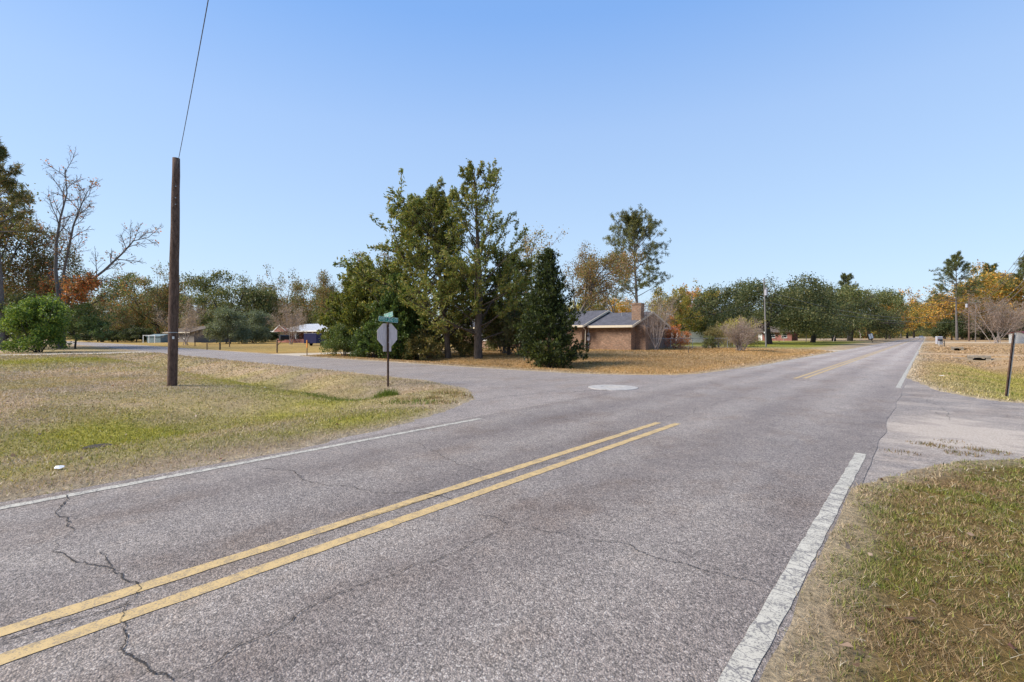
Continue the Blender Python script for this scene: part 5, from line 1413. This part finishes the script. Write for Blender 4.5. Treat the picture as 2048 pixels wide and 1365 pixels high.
# grey cabinet and thin white marker beyond the dark mailbox
dpt = 92.0; x, y = at(1878, dpt)
o = tag(empty("utility_cabinet", (x, y, H(x, y)), 0.5), "pale grey utility cabinet beside the dark mailbox", "cabinet")
mb = MB(); mb.box(-0.45, 0.45, -0.3, 0.3, 0.1, 1.45); mb.add([(-0.48, -0.34, 1.451), (0.48, -0.34, 1.451), (0.48, 0.34, 1.451), (-0.48, 0.34, 1.451), (-0.4, -0.2, 1.55), (0.4, -0.2, 1.55), (0.4, 0.3, 1.55), (-0.4, 0.3, 1.55)], [(4, 5, 6, 7), (0, 1, 5, 4), (1, 2, 6, 5), (2, 3, 7, 6), (3, 0, 4, 7), (3, 2, 1, 0)])
mb.build("body", M['grill'], o)
mb = MB(); mb.box(-0.38, -0.02, -0.32, -0.301, 0.2, 1.35); mb.box(0.02, 0.38, -0.32, -0.301, 0.2, 1.35); mb.build("door", M['galv'], o)
mb = MB(); mb.box(-0.5, 0.5, -0.35, 0.35, -0.1, 0.099); mb.build("plinth", M['concrete'], o)
dpt = 74.0; x, y = at(1878, dpt)
o = tag(empty("marker_post", (x, y, H(x, y))), "thin white marker stake left of the dark mailbox", "marker")
mb = MB(); mb.tube([(0, 0, -0.1), (0, 0, 0.72)], [0.03, 0.03], 8); mb.tube([(0, 0, 0.721), (0, 0, 0.76)], [0.036, 0.02], 8); mb.build("stake", M['white_trim'], o)

# culvert ends in the right ditch
for px, py, wd, lb in ((1950, 713, 1.25, "concrete culvert end with dark pipe mouth in the right ditch"), (1922, 695.5, 1.2, "farther low culvert end, a dark slot in the brown right verge")):
    x, y = (3.0, 50.1) if px == 1950 else (3.05, 85.1)
    o = tag(empty("culvert", (x, y, -0.32), 0.0), lb, "culvert")
    mb = MB(); mb.box(-wd / 2, wd / 2, -0.10, 0.9, 0.22, 0.36); mb.box(-wd / 2, -wd * 0.28, -0.06, 0.9, -0.45, 0.219); mb.box(wd * 0.28, wd / 2, -0.06, 0.9, -0.45, 0.219)
    mb.build("headwall", M['oldconcrete'], o)
    mb = MB(); nn = 16; vs = []; fs = []
    for yy in (-0.02, 2.4):
        vs += [(wd * 0.26 * math.cos(2 * math.pi * k / nn), yy, -0.06 + 0.27 * math.sin(2 * math.pi * k / nn)) for k in range(nn)]
    fs = [(k, (k + 1) % nn, nn + (k + 1) % nn, nn + k) for k in range(nn)] + [tuple(range(nn, 2 * nn))]
    mb.add(vs, fs); mb.build("pipe", M['iron'], o)

# ------------------------------------------------------------------ far utility poles and their cables
x, y = at(1528, 63.0); z = H(x, y)
o = tag(empty("utility_pole", (x, y, z)), "slim grey utility pole with a transformer in front of the live oaks", "pole")
hp = zat(557, 63) - z
mb = MB(); mb.tube([(0.25, 0, -0.3), (0.12, 0, hp * 0.5), (0.0, 0, hp)], [0.105, 0.09, 0.07], 10); mb.build("shaft", M['grey_wood'], o)
zt = zat(586, 63) - z
mb = MB(); mb.cyl(0.28, -0.12, zt - 0.36, zt + 0.36, 0.19, 14); mb.tube([(0.28, -0.12, zt + 0.421), (0.28, -0.12, zt + 0.5)], [0.2, 0.1], 14); tr = mb.build("transformer", M['grill'], o)
mb = MB(); mb.tube([(0.28, -0.12, zt + 0.5), (0.28, -0.12, zt + 0.75)], [0.05, 0.035], 8); mb.build("bushing", M['concrete'], tr)
mb = MB(); mb.box(0.02, 0.14, -0.16, 0.06, 1.75, 1.95); mb.build("pole_tag", M['white_trim'], o)
P1 = Vector((x, y, z))
x2, y2 = at(1938, 128.0); z2 = H(x2, y2); hp2 = zat(596, 128) - z2
o2 = tag(empty("utility_pole", (x2, y2, z2)), "dark utility pole right of the road among the autumn trees", "pole")
mb = MB(); mb.tube([(0, 0, -0.3), (0, 0, hp2)], [0.22, 0.14], 10); mb.build("shaft", M['pole_wood'], o2)
mb = MB(); mb.cyl(-0.45, 0, hp2 - 2.6, hp2 - 1.6, 0.28, 12); mb.build("transformer", M['grill'], o2)
for k, zz in enumerate((hp2 - 0.1, hp2 - 0.6, hp2 - 1.1)):
    mb = MB(); mb.tube([(0, 0, zz), (0.25, -0.1, zz)], [0.04, 0.04], 6); mb.tube([(0.25, -0.1, zz), (0.25, -0.1, zz + 0.12)], [0.06, 0.03], 8); mb.build("insulator", M['concrete'], o2)
P2 = Vector((x2, y2, z2))
x3, y3 = at(1951, 118.0); z3 = H(x3, y3)
o3 = tag(empty("utility_pole", (x3, y3, z3)), "thin pale pole just right of the dark wire pole", "pole")
h3 = zat(606, 118) - z3
mb = MB(); mb.tube([(0, 0, -0.3), (0, 0, h3)], [0.10, 0.07], 9); mb.build("shaft", M['bark_grey'], o3)
mb = MB(); mb.box(-0.3, 0.3, -0.05, 0.05, h3 - 0.5, h3 - 0.4); mb.build("crossarm", M['pole_wood'], o3)
off = Vector((9.5, 56, 0))
CBL = ["topmost cable drooping from the dark pole towards the photo's right edge", "second cable down drooping from the dark pole's top", "third cable down drooping from the dark pole's top",
       "upper one of two thick cables drooping from the dark pole's middle", "lowest thick cable drooping from the dark pole through the bare crape myrtle"]
for k, (hz, sag) in enumerate(((hp2, 2.3), (hp2 - 0.5, 2.6), (hp2 - 1.0, 2.5), (hp2 - 3.6, 2.2), (hp2 - 4.2, 2.4))):
    span("power_line", P2 + Vector((0.2, 0, hz)), Vector((8.6, 70, hz + 0.8)), sag, 0.022 if k < 3 else 0.035, M['wire_pale'],
         CBL[k], "cable", group="cables drooping right of the dark pole")
for zz, lb, zend, pe in ((hp2 + 0.2, "upper cable crossing the sky above the vanishing road", 11.6, (1700, 190)), (hp2 - 1.0, "lower cable crossing the sky above the vanishing road", 11.0, (1740, 210))):
    e = at(*pe); span("power_line", P2 + Vector((0, 0, zz)), Vector((e[0], e[1], zend + 4)), 1.0, 0.04, M['wire'], lb, "cable")
span("power_line", P1 + Vector((0.05, 0, zt + 0.3)), P2 + Vector((0, 0, hp2 - 3.0)), 3.0, 0.02, M['wire_pale'], "long cable from the grey pole across the oaks to the dark pole", "cable")
span("power_line", P1 + Vector((0, 0, zt - 1.2)), P2 + Vector((0, 0, hp2 - 6.2)), 1.4, 0.02, M['wire_pale'], "low cable crossing over the road before the golden tree", "cable")
e = at(1405, 95); span("power_line", P1 + Vector((0, 0, zt - 0.3)), Vector((e[0], e[1], 3.9)), 0.8, 0.02, M['wire'], "service cable from the grey pole down to the white house", "cable")
e = (-27.0, 43.0, 2.95); span("power_line", P1 + Vector((0, 0, zt - 1.0)), Vector(e), 1.0, 0.018, M['wire'], "service cable from the grey pole down to the tan brick house's meter", "cable")

# ------------------------------------------------------------------ a car far down the road
cy_ = 330.0
car = tag(empty("car", (-2.1, cy_, 0.0)), "tiny pale silver car far down the main road", "car")
mb = MB()
sec = [(-2.2, 0.35, 0.62, 0.80), (-2.1, 0.30, 0.80, 0.88), (-1.2, 0.28, 0.92, 0.9), (-0.6, 0.28, 0.95, 0.9), (1.6, 0.28, 0.98, 0.9), (2.1, 0.3, 0.9, 0.88), (2.25, 0.4, 0.7, 0.8)]
vs = []; fs = []
for yy, z0, z1, w2 in sec: vs += [(-w2, yy, z0), (w2, yy, z0), (w2, yy, z1), (-w2, yy, z1)]
for i in range(len(sec) - 1):
    for k in range(4): fs.append((4 * i + k, 4 * i + (k + 1) % 4, 4 * i + 4 + (k + 1) % 4, 4 * i + 4 + k))
fs += [(3, 2, 1, 0), tuple(range(4 * len(sec) - 4, 4 * len(sec)))]
mb.add(vs, fs)
mb.build("body", M['carpaint'], car)
mb = MB(); mb.add([(-0.86, -1.0, 0.961), (0.86, -1.0, 0.961), (0.86, 1.9, 0.985), (-0.86, 1.9, 0.985), (-0.68, -0.2, 1.46), (0.68, -0.2, 1.46), (0.68, 1.2, 1.46), (-0.68, 1.2, 1.46)], [(4, 5, 6, 7), (0, 1, 5, 4), (1, 2, 6, 5), (2, 3, 7, 6), (3, 0, 4, 7)])
cb = mb.build("cabin", M['glass'], car)
mb = MB(); mb.box(-0.69, 0.69, -0.22, 1.22, 1.461, 1.50); mb.build("roof", M['carpaint'], cb)
for sx in (-0.8, 0.8):
    for yy in (-1.35, 1.4):
        mb = MB(); mb.tube([(sx - 0.1, yy, 0.32), (sx + 0.1, yy, 0.32)], [0.32, 0.32], 14); mb.build("wheel", M['rubber'], car)
    mb = MB(); mb.box(sx * 0.78 - 0.14, sx * 0.78 + 0.14, -2.235, -2.18, 0.6, 0.72); mb.build("headlight", M['lamp'], car)

# ------------------------------------------------------------------ litter
for px, py, lb in ((118, 934, "crumpled white scrap by the near left road edge"), (1623, 710.5, "white scrap on the brown lawn near the far driveway"), (531, 772, "white scrap in the lawn between stub pole and stop sign"),
                   (1884, 754, "white scrap in the green right ditch")):
    p = gnd(px, py); mb = MB(); r = random.Random(px); n = 7
    k = max(1.0, math.hypot(*p) / 18)
    vs = [(k * r.uniform(0.05, 0.085) * math.cos(2 * math.pi * i / n), k * r.uniform(0.04, 0.06) * math.sin(2 * math.pi * i / n), r.uniform(0.0, 0.03)) for i in range(n)] + [(0, 0, 0.028)]
    mb.add(vs, [(i, (i + 1) % n, n) for i in range(n)])
    tag(mb.build("scrap", M['scrap'], loc=(p[0], p[1], H(*p) + 0.02)), lb, "litter")

# ------------------------------------------------------------------ grass blades and fallen leaves
def blades():
    Vs = []; Cs = []
    r = np.random.default_rng(77)
    def field(x0, x1, y0, y1, dens, hgt, dmin, dmax, wmul=1.0, test=None, jitter=0.04, clump=False, straw=False):
        n = int((x1 - x0) * (y1 - y0) * dens)
        x = r.uniform(x0, x1, n); y = r.uniform(y0, y1, n)
        d = -x * SY + y * CY; lat = x * CY + y * SY
        ok = (d > dmin) & (d < dmax) & (np.abs(lat) < d * 1.12 + 0.4)
        x, y = x[ok], y[ok]
        sdist = pave_sd(x + r.normal(0, jitter, len(x)), y + r.normal(0, jitter, len(x)))
        ok = sdist > 0.0
        thin = r.random(len(x)) < (0.35 + 0.65 * sstep(0.0, 0.35, sdist)); ok &= thin
        if clump: ok &= r.random(len(x)) < 0.12 + 0.88 * sstep(0.36, 0.60, fbm(x, y, 0.16, 120, 3))
        if test is not None: ok &= test(x, y)
        x, y = x[ok], y[ok]; n = len(x)
        z = height(x, y) - 0.005
        g = green_mask(x, y); isg = r.random(n) < (0.10 + 0.85 * g)
        base = lawn_colour(x, y)
        dry = np.array([(0.52, 0.41, 0.25), (0.42, 0.32, 0.19), (0.28, 0.20, 0.125), (0.64, 0.53, 0.35), (0.34, 0.22, 0.125)])[r.integers(0, 5, n)]
        grn = np.array([(0.22, 0.24, 0.045), (0.33, 0.31, 0.05), (0.15, 0.175, 0.035), (0.40, 0.34, 0.07)])[r.integers(0, 4, n)]
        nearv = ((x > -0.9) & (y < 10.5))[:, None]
        dry = np.where(nearv, dry * np.array([0.74, 0.68, 0.60]), dry); grn = np.where(nearv, grn * np.array([0.66, 0.80, 0.8]), grn)  # same painted shade on the near right blades, also browner
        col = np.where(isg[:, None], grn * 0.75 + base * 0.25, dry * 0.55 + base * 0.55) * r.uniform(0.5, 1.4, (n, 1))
        if straw:
            col = np.array([(0.56, 0.46, 0.31), (0.45, 0.35, 0.22), (0.62, 0.54, 0.40)])[r.integers(0, 3, n)] * r.uniform(0.7, 1.1, (n, 1))
        ff = (0.75 * sstep(9, 24, np.hypot(x, y)))[:, None]
        col = col * (1 - ff) + base * r.uniform(0.85, 1.15, (n, 1)) * ff
        dd = np.hypot(x, y)
        h = hgt * r.uniform(0.5, 1.3, n) * (1 + 0.25 * g)
        wdt = np.maximum(0.0021, dd * 0.00072) * wmul * r.uniform(0.7, 1.3, n)
        az = r.uniform(0, 6.28, n); ln = np.radians(np.where(isg, r.uniform(5, 60, n), r.uniform(25, 86, n)))
        if straw: ln = np.radians(r.uniform(62, 88, n)); z = z + r.uniform(0.005, 0.03, n)
        dx = np.cos(az) * np.sin(ln); dy = np.sin(az) * np.sin(ln); dz = np.cos(ln)
        a2 = r.uniform(0, 6.28, n)
        wx = np.cos(a2) * wdt; wy = np.sin(a2) * wdt
        p = np.stack([x, y, z], -1)
        L = h * np.where(isg, 1.0, 1.25)
        tip = p + np.stack([dx * L, dy * L, np.maximum(dz * L, 0.008)], -1)
        wv = np.stack([wx, wy, np.zeros(n)], -1)
        Vs.append(np.stack([p - wv, p + wv, tip], 1).reshape(-1, 3)); Cs.append(col)
    field(-0.8, 7, 0.6, 10, 150, 0.06, 1.2, 8.0, 0.75, straw=True)
    field(-0.8, 5.0, 0.6, 7.5, 17000, 0.038, 1.2, 5.0, 1.0, clump=True)
    field(-0.8, 12, 2.0, 10.2, 5200, 0.04, 4.9, 9.0, 1.0, clump=True)
    field(-22, -6.5, -14, 11, 1150, 0.04, 3.0, 10.5, 1.1)
    field(-30, -6.5, -14, 11, 420, 0.042, 10.5, 19, 1.2)
    field(-60, -6.5, -20, 11, 70, 0.08, 19, 45, 1.4)
    field(-0.6, 12, 15.5, 40, 500, 0.065, 8, 30, 1.1)
    field(-0.6, 30, 24, 110, 30, 0.09, 30, 80, 1.6)
    field(-45, -6.4, 16.3, 32, 170, 0.07, 15, 40, 1.2)
    field(-45, -6.4, 30, 62, 55, 0.08, 25, 70, 1.4)
    return np.concatenate(Vs), np.concatenate(Cs)
V, c_ = blades()
tag(link("grass", raw_mesh("grass", V, 3, M['blade'], c_)), "short half dead lawn grass mixed tan and green", "grass", kind="stuff")

def tufts():
    r = np.random.default_rng(78); Vs = []; Cs = []
    def tuft(px, py, n, rad, h, pal, rad2=None, wd=0.008, free=False):
        p = gnd(px, py)
        a = r.uniform(0, 6.28, n); q = np.sqrt(r.random(n))
        x = p[0] + np.cos(a) * q * rad; y = p[1] + np.sin(a) * q * (rad2 or rad)
        ok = (pave_sd(x, y) > 0.02) | free; x, y, q = x[ok], y[ok], q[ok]; n = len(x)
        z = np.maximum(height(x, y), -0.005) if free else height(x, y)
        az = r.uniform(0, 6.28, n); ln = np.radians(r.uniform(2, 50, n)); L = h * r.uniform(0.5, 1.2, n) * (1.15 - 0.6 * q)
        tip = np.stack([x + np.cos(az) * np.sin(ln) * L, y + np.sin(az) * np.sin(ln) * L, z + np.cos(ln) * L], -1)
        a2 = r.uniform(0, 6.28, n); w = wd * r.uniform(0.7, 1.5, n)
        wv = np.stack([np.cos(a2) * w, np.sin(a2) * w, np.zeros(n)], -1); b0 = np.stack([x, y, z], -1)
        Vs.append(np.stack([b0 - wv, b0 + wv, tip], 1).reshape(-1, 3))
        Cs.append(np.array(pal)[r.integers(0, len(pal), n)] * r.uniform(0.7, 1.2, (n, 1)))
    grn = [(0.12, 0.17, 0.022), (0.19, 0.22, 0.03), (0.09, 0.13, 0.02)]
    brn = [(0.22, 0.15, 0.075), (0.16, 0.11, 0.06), (0.13, 0.13, 0.03), (0.28, 0.19, 0.10)]
    tuft(772, 777, 620, 0.42, 0.34, grn, 0.34, wd=0.010)
    brl = [tuple(v * 1.5 for v in c) for c in brn]
    for px, py, n in ((868, 798, 150), (908, 788, 130), (842, 806, 120), (892, 807, 110), (815, 800, 90), (880, 789, 110), (925, 795, 90), (786, 806, 80)): tuft(px + r.uniform(-6, 6), py, n, r.uniform(0.18, 0.42), r.uniform(0.10, 0.2), brl if n % 20 else grn)
    for px, py in ((650, 775), (610, 768), (700, 783), (730, 790)): tuft(px, py, 420, 0.7, 0.12, grn)
    for px, py in ((1960, 760), (1900, 750), (2030, 775)): tuft(px, py, 300, 0.6, 0.12, grn)
    for px, py in ((960, 726), (900, 722), (1180, 728), (1000, 726)): tuft(px, py, 260, 0.8, 0.2, brn)
    for px, py, n in ((1850, 888, 90), (1878, 893, 110), (1905, 884, 60), (1800, 905, 70), (1960, 900, 120), (1990, 905, 120), (1925, 908, 140)): tuft(px, py, n, 0.22, 0.06, brn, 0.16, wd=0.004, free=True)
    for k in range(26):
        p = r.uniform(1660, 2040), r.uniform(950, 1340)
        tuft(p[0], p[1], 30, 0.09, 0.055, [(0.14, 0.16, 0.03), (0.20, 0.20, 0.04), (0.10, 0.12, 0.025)], wd=0.0032)
    return np.concatenate(Vs), np.concatenate(Cs)
V, c_ = tufts()
tag(link("weeds", raw_mesh("weeds", V, 3, M['blade'], c_)), "taller weed tufts around the stop sign and ditch corner", "weeds", kind="stuff")

def fallen():
    r = np.random.default_rng(79)
    n0 = 300
    x = np.concatenate([r.uniform(-0.5, 7, n0), r.uniform(-20, -6.7, 500), r.uniform(-28, -8, 900)])
    y = np.concatenate([r.uniform(1, 9.5, n0), r.uniform(-8, 9, 500), r.uniform(17, 30, 900)])
    ok = pave_sd(x, y) > 0.02; x, y = x[ok], y[ok]; n = len(x)
    z = height(x, y) + r.uniform(0.015, 0.05, n)
    az = r.uniform(0, 6.28, n); s = r.uniform(0.014, 0.034, n)
    a = np.stack([np.cos(az) * s, np.sin(az) * s, r.normal(0, 0.3, n) * s], -1); b = np.stack([-np.sin(az) * s * .6, np.cos(az) * s * .6, r.normal(0, 0.4, n) * s], -1)
    c = np.stack([x, y, z], -1)
    pal = np.array([(0.24, 0.15, 0.095), (0.32, 0.22, 0.155), (0.14, 0.085, 0.055), (0.40, 0.29, 0.21), (0.20, 0.085, 0.05)])
    up = np.stack([np.zeros(n), np.zeros(n), s * r.uniform(-0.2, 0.7, n)], -1)
    cl = pal[r.integers(0, 5, n)]
    return np.concatenate([np.stack([c - a, c - a * .2 + b + up, c + a, c + a * .1], 1).reshape(-1, 3), np.stack([c - a, c + a * .1, c + a, c - a * .1 - b + up * .6], 1).reshape(-1, 3)]), np.concatenate([cl, cl * 0.9])
V, c_ = fallen()
tag(link("fallen_leaves", raw_mesh("fallen_leaves", V, 4, M['leaf'], c_)), "dry brown leaves scattered over the verge grass", "leaves", kind="stuff")
print("objects", len(bpy.data.objects), "polys", sum(len(m.polygons) for m in bpy.data.meshes))
